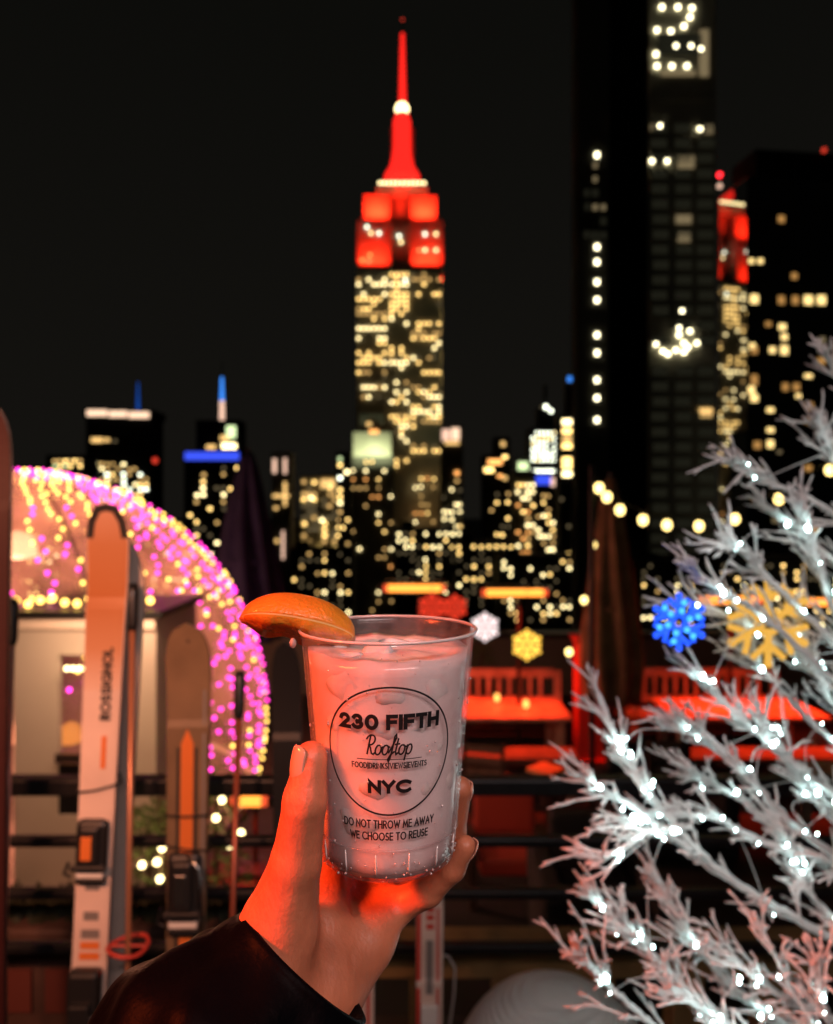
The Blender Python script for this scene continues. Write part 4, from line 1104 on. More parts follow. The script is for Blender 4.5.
def twig(mb, p, d, L, r, depth, r_):
    n = max(3, int(L/.012)); pts = [p.copy()]; dd = d.copy(); bend = Vector((r_.uniform(-1,1), r_.uniform(-1,1), r_.uniform(-1,1)))*.035
    for i in range(n):
        dd = (dd + Vector((r_.uniform(-1,1), r_.uniform(-1,1), r_.uniform(-1,1)))*.13 + bend + Vector((-.012,0,.012))).normalized()
        pts.append(pts[-1] + dd*(L/n))
    rad = [r*(1-.22*i/n) for i in range(n)] + [r*.45]
    mb.tube(pts, rad, 6)
    if depth > 0:
        i = r_.randint(1,2)
        while i < n:
            ax = Vector((r_.uniform(-1,1), r_.uniform(-1,1), r_.uniform(-1,1))).normalized()
            nd = (Matrix.Rotation(math.radians(r_.uniform(20,42)), 3, ax) @ (pts[i]-pts[i-1]).normalized())
            long_ = depth > 1 and r_.random() < .35
            twig(mb, pts[i], nd, r_.uniform(.035,.06) if long_ else r_.uniform(.009,.024), r*.88, 1 if long_ else 0, r_)
            i += r_.choice((1,2,2,3))
    return pts
LED_PTS = []
def branch(ctrl, r0, r1, dens=1.0, tw=(.05,.12), seed=0, leds=4, label=None):
    """ctrl: picture points with distance, from the tip to the root"""
    r_ = random.Random(seed)
    pts = smooth_curve([P(*c) for c in ctrl][::-1], 14)
    pts = pts[:max(8, int(len(pts)*.88))]
    mb = MB(); n = len(pts)
    for i in range(1, n-1): pts[i] = pts[i] + Vector((r_.uniform(-1,1), r_.uniform(-1,1), r_.uniform(-1,1)))*.0022
    mb.tube(pts, [r0+(r1-r0)*i/(n-1) for i in range(n)], 8)
    length = sum((pts[i+1]-pts[i]).length for i in range(n-1))
    cnt = int(length*dens*44)
    for k in range(cnt):
        u = r_.random()**.62
        i = min(n-2, max(1, int(u*(n-1))))
        t = (pts[i+1]-pts[i-1]).normalized()
        ax = Vector((r_.uniform(-1,1), r_.uniform(-1,1), r_.uniform(-1,1))).normalized()
        d = Matrix.Rotation(math.radians(r_.uniform(10,30)), 3, ax) @ t
        L = r_.uniform(*tw)*(1.15-.55*u)
        twig(mb, pts[i], d, L, .0023, 2, r_)
    # a spray at the tip
    for k in range(3):
        ax = Vector((r_.uniform(-1,1), r_.uniform(-1,1), r_.uniform(-1,1))).normalized()
        d = Matrix.Rotation(math.radians(r_.uniform(5,24)), 3, ax) @ (pts[-1]-pts[-3]).normalized()
        twig(mb, pts[-2], d, r_.uniform(.02,.04), .0024, 1, r_)
    o = mb.build('branch', M['twig'], tree, smooth=True)
    for k in range(leds):
        i = r_.randint(2, n-3)
        LED_PTS.append(pts[i] + Vector((r_.uniform(-1,1)*.012, -.012-r_.random()*.01, r_.uniform(-1,1)*.012)))
    return o
BR = [  # tip ... root
 ([(716,446,1.14),(765,478,1.17),(833,513,1.2),(905,560,1.26)], .010,.0042, 1.05, 5),
 ([(735,488,1.24),(790,522,1.26),(833,560,1.27),(905,620,1.28)], .010,.0042, 1.1, 6),
 ([(714,528,1.10),(752,562,1.12),(800,610,1.16),(900,700,1.25)], .011,.0045, 1.2, 7),
 ([(674,556,1.02),(722,590,1.05),(772,625,1.10),(900,740,1.24)], .009,.0042, .55, 6),
 ([(634,604,1.20),(690,604,1.20),(742,622,1.22),(800,660,1.24),(910,760,1.27)], .010,.0042, .8, 6),
 ([(822,415,1.2),(838,470,1.23),(880,540,1.26)], .009,.004, 1.3, 2),
 ([(824,348,1.16),(842,385,1.2),(905,470,1.26)], .007,.004, .6, 1),
 ([(668,640,1.08),(712,690,1.10),(765,740,1.14),(833,795,1.2),(900,850,1.27)], .012,.0048, 1.15, 9),
 ([(652,716,1.02),(700,735,1.04),(745,775,1.08),(800,830,1.14),(900,900,1.26)], .011,.0045, 1.0, 8),
 ([(588,656,1.06),(604,712,1.07),(632,765,1.08),(665,815,1.1),(720,870,1.14),(790,915,1.2),(880,965,1.28)], .012,.0042, 1.05, 12),
 ([(584,776,1.04),(606,790,1.05),(640,812,1.08),(690,850,1.12)], .008,.004, 1.0, 7),
 ([(596,814,1.10),(628,820,1.11),(665,815,1.12),(715,818,1.14),(760,840,1.18),(890,880,1.27)], .010,.004, .9, 10),
 ([(588,864,1.00),(618,850,1.02),(650,832,1.06),(690,826,1.10)], .007,.004, .8, 4),
 ([(576,882,1.06),(604,908,1.08),(645,950,1.1),(700,1000,1.14),(770,1060,1.2)], .011,.0042, 1.15, 8),
 ([(568,944,1.0),(592,968,1.02),(625,1000,1.05),(680,1050,1.1)], .009,.004, 1.1, 3),
 ([(640,848,1.16),(668,900,1.17),(700,945,1.18),(750,1000,1.22),(860,1060,1.28)], .011,.0045, 1.2, 8),
 ([(612,905,1.22),(650,950,1.22),(690,1000,1.23),(740,1060,1.25)], .010,.0042, 1.2, 6),
 ([(754,912,1.05),(775,955,1.08),(805,1010,1.12),(850,1070,1.2)], .008,.004, .9, 3),
 ([(809,938,1.0),(818,985,1.03),(835,1040,1.1)], .007,.004, .8, 2),
 ([(745,690,1.16),(780,745,1.18),(815,800,1.2),(890,880,1.27)], .011,.0045, 1.25, 8),
 ([(790,590,1.18),(805,640,1.2),(830,700,1.22),(890,790,1.28)], .011,.0045, 1.25, 8),
 ([(770,800,1.2),(790,850,1.21),(815,900,1.23),(880,960,1.28)], .011,.0045, 1.3, 8),
 ([(722,640,1.26),(760,668,1.26),(800,710,1.27),(890,800,1.29)], .010,.0042, 1.1, 6),
 ([(700,930,1.10),(735,960,1.12),(790,1000,1.16),(870,1030,1.25)], .010,.0042, 1.1, 5),
 ([(676,768,1.22),(706,780,1.22),(740,800,1.24),(800,850,1.26),(890,920,1.29)], .009,.004, .9, 5),
 ([(800,480,1.08),(812,540,1.12),(835,610,1.18),(890,700,1.26)], .010,.0042, 1.2, 5),
 ([(640,985,1.02),(690,1000,1.05),(740,1030,1.1),(820,1080,1.2)], .010,.0042, 1.2, 5),
]
for i, (c, r0, r1, dn, nl) in enumerate(BR):
    branch(c, r0*.62, r1*.72, dn*1.15, seed=300+i, leds=nl)
# LED strings on the tree
LED_PTS.sort(key=lambda p: p.z)
LABS = ['cool white light string wound round the lowest twigs above the pouf', 'cool white light string wound round the lower middle twigs right of the hand', 'cool white light string wound round the upper middle twigs beside the red table', 'cool white light string wound round the top twigs near the gold snowflake']
q = (len(LED_PTS)+3)//4
led_me = MB().tube([(0,0,-.005),(0,0,-.003),(0,0,.004),(0,0,.007)], [.0022,.0040,.0034,.0010], 8)
lm = bpy.data.meshes.new('bulb'); lm.from_pydata([tuple(v) for v in led_me.v], [], led_me.f); lm.materials.append(M['led'])
for g in range(4):
    pts = LED_PTS[g*q:(g+1)*q]
    pts = sorted(pts, key=lambda p: p.x)
    t = thing('light_string', LABS[g], 'string lights', pts[0], 'cool white light strings on the twig tree')
    for p in pts:
        o = bpy.data.objects.new('bulb', lm); COL.objects.link(o); o.parent = t; o.location = p - pts[0]
        o.rotation_euler = (tr_.uniform(-.5,.5), tr_.uniform(-.5,.5), 0); sc = tr_.choice((.3,.38,.45,.5,.8)); o.scale = (sc,sc,sc)
    for k_ in (len(pts)//5, len(pts)//2, 4*len(pts)//5):
        ld = bpy.data.lights.new('added_tree_glow', 'POINT'); ld.energy = .05 if g else .12; ld.color = (.80, 1, .97); ld.shadow_soft_size = .02  # extra point lights added beside the bulbs to brighten pouf and twigs
        lo_ = bpy.data.objects.new('added_tree_glow', ld); COL.objects.link(lo_); lo_.parent = t; lo_.location = pts[k_]-pts[0]+Vector((-.03,-.05,.02))
    left = list(pts); path = [left.pop(0)]
    while left:
        k_ = min(range(len(left)), key=lambda q_: (left[q_]-path[-1]).length); path.append(left.pop(k_))
    line = []
    for a_, b_ in zip(path, path[1:]):
        line += [a_+Vector((0,.003,-.004)), a_+Vector((0,.014,-.012)), (a_+b_)/2+Vector((tr_.uniform(-.015,.015),.02+tr_.uniform(0,.02),tr_.uniform(-.02,.01))), b_+Vector((0,.014,-.010))]
    line.append(path[-1]+Vector((0,.003,-.004)))
    mb = MB(); mb.tube(smooth_curve(line, 4), .0008, 5)
    mb.build('wire', M['led_wire'], t)

# ------------------------------------------------------------------ added unseen lamps in invented housings (behind and beside the viewer)
def added_deck_lamp(name, label, cat, c, target, w, power, color, glow, spread=160):
    h = thing(name, label, cat, (c[0], c[1], 0))
    v = (Vector(target)-Vector(c)).normalized(); R = v.to_track_quat('-Z','Y').to_matrix()
    MB().box(Vector(c)-v*.05, (w+.1, .16, .05), R).build('hood', M['black_metal'], h)
    MB().tube([Vector(c)-v*.015+R@Vector((-w/2,0,0)), Vector(c)-v*.015+R@Vector((w/2,0,0))], .012, 8).build('element', glow, h)
    MB().tube([Vector((c[0], c[1]-.1, 0)), Vector((c[0], c[1]-.1, c[2]-.02))], .022, 8).build('post', M['black_metal'], h)
    area_light('lamp', Vector(c)+v*.005, target, w, .12, power, color, h, spread)
added_deck_lamp('infrared_heater', 'added unseen red lamp in a heater housing beside the viewer', 'heater', (-1.0, .0, 2.12), (-.10, .385, 1.41), .7, 2.6, (1, .095, .018), M['heater_glow'], 25)  # red key light added for hand and cup, housing made up
added_deck_lamp('added_fill_lamp', 'added unseen pinkish fill lamp behind the viewer', 'lamp', (.42, -.62, 2.35), (0, .55, 1.35), 1.1, 13, (1, .74, .70), emit('fill_lamp_glow', (1,.7,.6), 2))  # fill light added for cup and tree, fixture made up
added_deck_lamp('infrared_heater', 'added unseen warm lamp in a tall heater housing behind the viewer', 'heater', (-1.1, -.5, 2.5), (-1.2, 1.8, 1.15), .6, 16, (1, .36, .19), M['heater_glow'], 48)  # warm light added to brighten the skis, housing made up

# ------------------------------------------------------------------ the cup
CX, CYY = -.0158, .411
ZT, ZB, RT, RB = 1.5356, 1.4115, .0475, .0364
cup = thing('drink_cup', 'frosty clear plastic cup of pink drink held in the hand', 'cup', (CX, CYY, ZB))
def cr_(z): return RB + (RT-RB)*(z-ZB)/(ZT-ZB)
mp = bpy.data.materials.new('clear_plastic'); mp.use_nodes = True
nt = mp.node_tree; nt.nodes.remove(nt.nodes['Principled BSDF'])
tp_ = nt.nodes.new('ShaderNodeBsdfTransparent'); tp_.inputs[0].default_value = (.93,.90,.90,1)
gp = nt.nodes.new('ShaderNodeBsdfGlossy'); gp.inputs['Roughness'].default_value = .22
dfp = nt.nodes.new('ShaderNodeBsdfTranslucent'); dfp.inputs[0].default_value = (.85,.78,.78,1)
dff = nt.nodes.new('ShaderNodeBsdfDiffuse'); dff.inputs[0].default_value = (.85,.80,.80,1)
lwt = nt.nodes.new('ShaderNodeLayerWeight'); lwt.inputs[0].default_value = .3; frz = nt.nodes.new('ShaderNodeMapRange'); frz.inputs[1].default_value = .25; frz.inputs[2].default_value = 1; frz.inputs[3].default_value = .035; frz.inputs[4].default_value = .22; nt.links.new(lwt.outputs['Facing'], frz.inputs[0])
ma, mbx, mc = (nt.nodes.new('ShaderNodeMixShader') for _ in range(3))
tcp = nt.nodes.new('ShaderNodeTexCoord'); nzp = nt.nodes.new('ShaderNodeTexNoise'); nzp.inputs['Scale'].default_value = 60; nzp.inputs['Detail'].default_value = 6
mrp = nt.nodes.new('ShaderNodeMapRange'); mrp.inputs[1].default_value = .35; mrp.inputs[2].default_value = .75; mrp.inputs[3].default_value = .05; mrp.inputs[4].default_value = .17
nt.links.new(tcp.outputs['Object'], nzp.inputs['Vector']); nt.links.new(nzp.outputs['Fac'], mrp.inputs[0])
mc.inputs[0].default_value = .5; nt.links.new(dfp.outputs[0], mc.inputs[1]); nt.links.new(dff.outputs[0], mc.inputs[2])
nt.links.new(mrp.outputs[0], ma.inputs[0]); nt.links.new(tp_.outputs[0], ma.inputs[1]); nt.links.new(mc.outputs[0], ma.inputs[2])
nt.links.new(frz.outputs[0], mbx.inputs[0]); nt.links.new(ma.outputs[0], mbx.inputs[1]); nt.links.new(gp.outputs[0], mbx.inputs[2])
nt.links.new(mbx.outputs[0], nt.nodes['Material Output'].inputs[0])
th = .0009
outer = [(cr_(ZB)-.0015, ZB), (cr_(ZB), ZB+.0012), (cr_(ZB+.0165)-.0002, ZB+.0165), (cr_(ZB+.0185)+.0006, ZB+.0185)] + [(cr_(z)+.0004, z) for z in np.linspace(ZB+.022, ZT-.004, 14)] + [(RT+.0004, ZT-.0032), (RT+.0013, ZT-.0022), (RT+.0015, ZT-.0008), (RT+.0008, ZT), (RT-.0004, ZT)]
inner = [(RT-th, ZT-.003)] + [(cr_(z)-th, z) for z in np.linspace(ZT-.006, ZB+.004, 12)] + [(1e-6, ZB+.0035)]
MB().lathe(outer + inner + [(1e-6, ZB+.0012), (cr_(ZB)-.004, ZB+.0012)], (CX, CYY, 0), 96).build('cup_wall', mp, cup, smooth=True)
mrim = mat('plastic_rim', (.92,.84,.83), .15, trans=.35, coat=.5)
MB().lathe([(RT+.0012+.0009*math.cos(q), ZT-.0002+.0009*math.sin(q)) for q in [2*math.pi*k/10 for k in range(10)]], (CX, CYY, 0), 96, close=True).build('rim', mrim, cup, smooth=True)
# the drink
ml = bpy.data.materials.new('pink_drink'); ml.use_nodes = True
nt = ml.node_tree; pbl = nt.nodes['Principled BSDF']
pbl.inputs['Roughness'].default_value = .16; pbl.inputs['Subsurface Weight'].default_value = .22; pbl.inputs['Subsurface Radius'].default_value = (1,.75,.7); pbl.inputs['Subsurface Scale'].default_value = .008
tcl = nt.nodes.new('ShaderNodeTexCoord'); v1 = nt.nodes.new('ShaderNodeTexVoronoi'); v1.inputs['Scale'].default_value = 42; v1.feature = 'SMOOTH_F1'; v1.inputs['Smoothness'].default_value = .6
n1 = nt.nodes.new('ShaderNodeTexNoise'); n1.inputs['Scale'].default_value = 22; n1.inputs['Detail'].default_value = 5; n1.inputs['Distortion'].default_value = 1.2
mxv = nt.nodes.new('ShaderNodeMath'); mxv.operation = 'MULTIPLY_ADD'; mxv.inputs[1].default_value = .55
rl = nt.nodes.new('ShaderNodeValToRGB'); rl.color_ramp.elements[0].position = .46; rl.color_ramp.elements[1].position = .82
rl.color_ramp.elements[0].color = (.74,.53,.52,1); rl.color_ramp.elements[1].color = (.98,.88,.87,1)
mpl = nt.nodes.new('ShaderNodeMapping'); mpl.inputs['Scale'].default_value = (1,1,.55); mpl.inputs['Rotation'].default_value = (.3,.4,0); nt.links.new(tcl.outputs['Object'], mpl.inputs[0]); nt.links.new(mpl.outputs[0], v1.inputs['Vector']); nt.links.new(mpl.outputs[0], n1.inputs['Vector'])
nt.links.new(v1.outputs['Distance'], mxv.inputs[0]); nt.links.new(n1.outputs['Fac'], mxv.inputs[2]); nt.links.new(mxv.outputs[0], rl.inputs[0]); nt.links.new(rl.outputs[0], pbl.inputs['Base Color'])
zl = ZT-.0105
mb = MB(); nn_ = 96
prof = [(1e-6, ZB+.0016), (cr_(ZB+.003)-.0026, ZB+.0016)] + [(cr_(z)-.0024, z) for z in np.linspace(ZB+.008, zl, 14)]
mb.lathe(prof + [(RT*.8, zl-.0006), (RT*.5, zl-.0003), (1e-6, zl)], (CX, CYY, 0), nn_)
for i, v in enumerate(mb.v):
    if v.z > zl-.001:
        v.z += .0005*math.sin(v.x*230+1)+.0004*math.sin(v.y*260+v.x*90)+.0003*math.sin(v.x*520+2)
mb.build('drink', ml, cup, smooth=True)
mi = mat('ice', (.92,.84,.84), .10, sss=.5); 
ri = random.Random(5)
for k in range(9):
    a = ri.uniform(0,6.28); rad = ri.uniform(.006,.031); s_ = ri.uniform(.016,.022)
    R3 = Matrix.Rotation(ri.uniform(0,1.5),3,'X') @ Matrix.Rotation(ri.uniform(0,1.5),3,'Y') @ Matrix.Rotation(ri.uniform(0,1.5),3,'Z')
    MB().box((CX+math.cos(a)*rad, CYY+math.sin(a)*rad, zl-.0088+ri.uniform(-.002,.0015)), (s_,s_*.9,s_*.8), R3).build('ice_cube', mi, cup, smooth=True, bevel=.004)
mi2 = mat('cloudy_ice', (.96,.86,.84), .22, sss=.25, noise=.22, nscale=70, coat=.4)
for k in range(26):
    a = math.radians(-90 + (k*47) % 200 - 100 + ri.uniform(-6,6)); z = ZB+.016 + (k*.0173) % (zl-ZB-.026) ; s_ = ri.uniform(.013,.022)
    rad = cr_(z)-.0025-s_*.40
    Rz = Matrix.Rotation(a,3,'Z') @ Matrix.Rotation(ri.uniform(-.16,.16),3,'Z') @ Matrix.Rotation(ri.uniform(-.12,.12),3,'Y') @ Matrix.Rotation(ri.uniform(0,1.57),3,'X')
    MB().box((CX+math.cos(a)*rad, CYY+math.sin(a)*rad, z), (s_*.82, s_, s_*ri.uniform(.7,1.1)), Rz).build('ice_cube', mi2, cup, smooth=True, bevel=.0050)
for k in range(14):
    a = 2*math.pi*k/14+.1; pts_ = [Vector((CX+math.cos(a)*(cr_(z)+.0003), CYY+math.sin(a)*(cr_(z)+.0003), z)) for z in (ZB+.004, ZB+.008, ZB+.0155)]
    MB().tube(pts_, [.0003,.0006,.0003], 6).build('moulded_rib', mrim, cup, smooth=True)
MB().lathe([(cr_(ZB+.0175)+.0004+.0005*math.cos(q), ZB+.0175+.0005*math.sin(q)) for q in [2*math.pi*k/8 for k in range(8)]], (CX, CYY, 0), 96, close=True).build('stacking_ridge', mp, cup, smooth=True)
# droplets, bubbles
mdrop = mat('water_drop', (.95,.80,.78), .05, trans=.6)
mb = MB()
for k in range(130):
    z = ri.uniform(ZB+.004, ZT-.006); a = math.radians(-90+ri.uniform(-100,100)); r = ri.choice((.00025,.0003,.0004,.0004,.0005,.0007))
    R_c = cr_(z)+.0004
    mb.ball((CX+math.cos(a)*R_c, CYY+math.sin(a)*R_c, z), r, 8, (1,1,ri.uniform(1,1.5)))
for k in range(90):
    a = 2*math.pi*k/90+ri.uniform(-.05,.05); z = ZB+ri.choice((.0025,.004,.0065,.010))+ri.uniform(-.001,.001); R_c = cr_(z)+.0003
    mb.ball((CX+math.cos(a)*R_c, CYY+math.sin(a)*R_c, z), ri.uniform(.0003,.0008), 8)
tag(mb.build('water_drops', mdrop, cup, smooth=True), kind='stuff')
# print
ZC = 1.4808
def cmap(u, v, e=.0008):
    z = ZC+v; r = cr_(z)+e; a = math.radians(-90) + .055 + u/cr_(ZC)
    return Vector((CX+math.cos(a)*r, CYY+math.sin(a)*r, z))
mink = mat('cup_ink', (.006,.006,.007), .5)
mb = MB(); ribbon(mb, [(p[0]*.0326, p[1]*.0326) for p in arc(0,0,1,1,0,360,90)], .00095, cmap, .003); mb.build('print_ring', mink, cup)
def print_text(name, text, cap, width, stroke, v):
    mb = MB()
    for st_ in layout(text, cap, width, stroke): ribbon(mb, st_, stroke, lambda x, y_: cmap(x, y_+v), .0015)
    mb.build(name, mink, cup)
print_text('print_number', '230 FIFTH', .0080, .0490, .0020, .0150)
print_text('print_city', 'NYC', .0070, .0205, .0019, -.0180)
print_text('print_small_line', 'FOOD|DRINKS|VIEWS|EVENTS', .0031, .0385, .00055, -.0072)
print_text('print_reuse_line', 'DO NOT THROW ME AWAY', .0044, .0510, .0007, -.0375)
print_text('print_reuse_line', 'WE CHOOSE TO REUSE', .0043, .0440, .0007, -.0438)
mb = MB(); ribbon(mb, [(-.0165,-.0040),(.0165,-.0040)], .0004, cmap, .003); mb.build('print_rule', mink, cup)
# script word, drawn as slanted pen strokes; unit = x height
scr = []
def sk(pts): return [(x + .28*y_, y_) for (x, y_) in pts]
scr.append(sk([(.30,0),(.30,1.0),(.30,2.0)]))
scr.append(sk([(-.15,1.55)]+arc(.42,1.52,.55,.52,160,-90,14)+[(.30,1.0),(.55,.75),(.85,.12),(1.1,.02),(1.3,.25)]))
def o_(x): return sk(arc(x+.38,.5,.36,.5,100,460,20)+[(x+.55,.92),(x+.95,.75)])
scr.append(o_(1.25)); scr.append(o_(2.15))
scr.append(sk([(3.0,.15),(3.25,.7),(3.62,1.75),(3.50,2.1),(3.36,1.9),(3.40,.6),(3.36,-.45),(3.24,-.72),(3.10,-.5),(3.30,-.05),(3.75,.35)]))
scr.append(sk([(3.88,1.7),(3.88,.3),(4.02,.02),(4.25,.2)])); scr.append(sk([(3.55,1.05),(4.25,1.12)]))
scr.append(o_(4.25))
scr.append(sk([(5.25,1.0),(5.25,-.65)])); scr.append(sk([(5.25,.4)]+arc(5.58,.5,.34,.5,140,-150,16)))
mb = MB(); ux = .0246/6.4; uy = .0049
for st_ in scr: ribbon(mb, [((x-3.2)*ux, (y_-.75)*uy+.0022) for (x,y_) in st_], .00085, cmap, .0012)
mb.build('print_script', mink, cup)

# orange wedge on the rim
wc = P(303, 628, .408); 
wd = thing('orange_wedge', 'orange fruit wedge stuck on the left rim of the cup', 'orange wedge', wc)
ta, tb = P(240, 612, .402), P(357, 634, .412)
axv = (tb-ta); half = axv.length/2; axv.normalize(); mid = (ta+tb)/2
upv = Vector((0,-.30,1)); upv = (upv-axv*upv.dot(axv)).normalized(); sdv = axv.cross(upv).normalized()
def wedge_mesh(scale_r, a0, a1, nseg=20, nl=28, inset=0):
    mb = MB(); rows = []
    for i in range(nl+1):
        u = -1+2*i/nl; r = math.sqrt(max(0, 1-abs(u)**2.2))
        rows.append([])
        for k in range(nseg+1):
            a = a0+(a1-a0)*k/nseg
            rad = r*.0195*scale_r
            rows[-1].append(len(mb.v)); mb.v.append(mid + axv*u*half*(1-inset) + upv*(math.cos(a)*rad-.004) + sdv*math.sin(a)*rad)
        rows[-1].append(len(mb.v)); mb.v.append(mid + axv*u*half*(1-inset) - upv*(.004+.0075*r*scale_r*(1+.25*math.sin(u*9))))
    m_ = nseg+2
    for i in range(nl):
        for k in range(m_):
            k2 = (k+1) % m_
            mb.f.append((rows[i][k], rows[i][k2], rows[i+1][k2], rows[i+1][k]))
    return mb
mor = mat('orange_rind', (.72,.24,.02), .32, bump=.5, bscale=520, noise=.12, nscale=60, sss=.15, coat=.3)
mfl = mat('orange_flesh', (.80,.30,.03), .18, bump=.6, bscale=300, noise=.25, nscale=160, sss=.5, coat=.6)
wedge_mesh(1.0, -.75, .75).build('rind', mor, wd, smooth=True)
wedge_mesh(.965, -.785, .785, inset=.006).build('pith', mat('orange_pith', (.85,.55,.22), .5, sss=.3), wd, smooth=True)
wedge_mesh(.93, -.82, .82, inset=.015).build('flesh', mfl, wd, smooth=True)
MB().ball(P(293,643,.400), .0022, 10, (.9,.9,1.3)).build('juice_drop', mdrop, wd, smooth=True)

# ------------------------------------------------------------------ the hand (one continuous surface from a distance field)
def h(px, py, Y): return np.array(P(px, py, Y), dtype=np.float32)
caps = []
def chain(pts, rads, k=.004): caps.append((k, [(pts[i], rads[i], pts[i+1], rads[i+1]) for i in range(len(pts)-1)]))
# thumb and thenar column
chain([h(262,975,.385), h(280,925,.388), h(296,862,.380), h(305,800,.376), h(311,758,.3785)], [.027, .0205, .0128, .0108, .0086], .006)
# palm
chain([h(300,985,.405), h(318,930,.420), h(330,860,.458)], [.025, .0195, .0125], .009)
chain([h(312,985,.410), h(345,930,.438), h(356,870,.470)], [.024, .0180, .0120], .009)
chain([h(320,985,.412), h(360,938,.436), h(378,890,.462)], [.023, .0165, .0115], .009)
chain([h(325,985,.410), h(366,942,.428), h(394,908,.445)], [.020, .0155, .0105], .008)
# fingers
chain([h(330,860,.462), h(360,818,.484), h(410,790,.482), h(442,783,.464)], [.0105, .0092, .0082, .0070], .003)
chain([h(356,868,.474), h(388,835,.489), h(432,815,.478), h(450,800,.456)], [.0108, .0094, .0083, .0070], .003)
chain([h(378,888,.468), h(425,868,.474), h(452,832,.454), h(460,788,.437)], [.0105, .0092, .0082, .0070], .003)
chain([h(394,908,.447), h(428,891,.439), h(452,868,.430), h(465,846,.425)], [.0100, .0086, .0074, .0062], .0035)
# forearm
chain([h(306,985,.405), h(200,1130,.345)], [.027, .034], .012)
lo = np.array([-.150, .325, 1.255], dtype=np.float32); hi = np.array([.060, .515, 1.510], dtype=np.float32)
VOX = .0013
dims = np.ceil((hi-lo)/VOX).astype(int)
gx, gy, gz = (np.arange(d, dtype=np.float32)*VOX+l for d, l in zip(dims, lo))
X, Yg, Z = np.meshgrid(gx, gy, gz, indexing='ij')
def smin(a, b_, k):
    hh = np.clip(.5+.5*(b_-a)/k, 0, 1); return b_*(1-hh)+a*hh-k*hh*(1-hh)
def seg(a, ra, b_, rb_):
    ab = b_-a; L2 = float(ab@ab)
    t = np.clip(((X-a[0])*ab[0]+(Yg-a[1])*ab[1]+(Z-a[2])*ab[2])/L2, 0, 1)
    return np.sqrt((X-a[0]-t*ab[0])**2+(Yg-a[1]-t*ab[1])**2+(Z-a[2]-t*ab[2])**2) - (ra+(rb_-ra)*t)
fld = None; parts = []
for k, segs in caps:
    c = None
    for (a, ra, b_, rb_) in segs:
        d = seg(a, ra, b_, rb_); c = d if c is None else smin(c, d, .0035)
    parts.append((k, c))
palm = None
for i in (1,2,3,4,9): palm = parts[i][1] if palm is None else smin(palm, parts[i][1], .010)
fld = smin(palm, parts[0][1], .010)
for i in (5,6,7,8):
    fld = smin(fld, parts[i][1], .0045)
# keep the cup free: push the flesh out of the cup's volume
zc_ = np.clip((Z-ZB)/(ZT-ZB), -.02, 1); rc = np.sqrt((X-CX)**2+(Yg-CYY)**2) - (RB+(RT-RB)*zc_+.0008)
cupd = np.maximum(rc, ZB-.0005-Z)
fld = np.maximum(fld, -cupd)
# creases
def crease(pts, depth, w):
    global fld
    d = None
    for a, b_ in zip(pts, pts[1:]):
        s_ = seg(a, 0, b_, 0); d = s_ if d is None else np.minimum(d, s_)
    fld = fld + depth*np.exp(-(d/w)**2)
crease([h(352,880,.440), h(352,915,.424), h(372,952,.418)], .0022, .0024)
crease([h(400,932,.436), h(388,920,.434), h(360,905,.440)], .0018, .0018)
crease([h(288,808,.366), h(304,811,.363), h(322,807,.366)], .0013, .0015)
crease([h(288,799,.366), h(302,802,.363)], .0009, .0012)
for (a_, b_) in ((h(276,838,.366), h(300,842,.358)), (h(279,846,.366), h(296,851,.360)), (h(288,792,.367), h(301,794,.362)), (h(300,800,.363), h(320,801,.366)), (h(300,905,.368), h(318,880,.368)), (h(292,925,.367), h(318,900,.372)), (h(372,920,.42), h(350,960,.40)), (h(336,985,.392), h(352,965,.40))):
    crease([a_, b_], .0011, .0013)
def surface_nets(f):
    s_ = f < 0
    nx, ny, nz_ = f.shape
    c = np.zeros((nx-1, ny-1, nz_-1), dtype=np.int8)
    for i in (0,1):
        for j in (0,1):
            for k in (0,1): c += s_[i:nx-1+i, j:ny-1+j, k:nz_-1+k]
    act = (c > 0) & (c < 8)
    idx = np.full(act.shape, -1, dtype=np.int64); ii = np.argwhere(act); idx[act] = np.arange(len(ii))
    acc = np.zeros((len(ii), 3)); cnt = np.zeros(len(ii))
    cor = [(i,j,k) for i in (0,1) for j in (0,1) for k in (0,1)]
    for a in range(8):
        for b_ in range(a+1, 8):
            da = np.array(cor[a]); db = np.array(cor[b_])
            if np.abs(da-db).sum() != 1: continue
            fa = f[ii[:,0]+da[0], ii[:,1]+da[1], ii[:,2]+da[2]]; fb_ = f[ii[:,0]+db[0], ii[:,1]+db[1], ii[:,2]+db[2]]
            m = (fa < 0) != (fb_ < 0); t = np.where(m, fa/np.where(m, fa-fb_, 1), 0)
            p = da[None]+(db-da)[None]*t[:,None]
            acc += np.where(m[:,None], p, 0); cnt += m
    V = ii + acc/cnt[:,None]
    faces = []
    for ax in range(3):
        sl0 = [slice(None)]*3; sl1 = [slice(None)]*3
        sl0[ax] = slice(0,-1); sl1[ax] = slice(1,None)
        cr = s_[tuple(sl0)] != s_[tuple(sl1)]
        e = np.argwhere(cr)
        o1, o2 = [(ax+1)%3, (ax+2)%3]
        ok = (e[:,o1] > 0) & (e[:,o2] > 0) & (e[:,o1] < f.shape[o1]-1) & (e[:,o2] < f.shape[o2]-1)
        e = e[ok]
        q = []
        for (u, v) in ((0,0),(1,0),(1,1),(0,1)):
            p = e.copy(); p[:,o1] -= u; p[:,o2] -= v; q.append(idx[p[:,0],p[:,1],p[:,2]])
        q = np.stack(q, 1); flip = ~s_[e[:,0],e[:,1],e[:,2]]
        q[flip] = q[flip][:, ::-1]; faces.append(q)
    return V, np.concatenate(faces)
V, Fq = surface_nets(fld)
V = V*VOX + lo
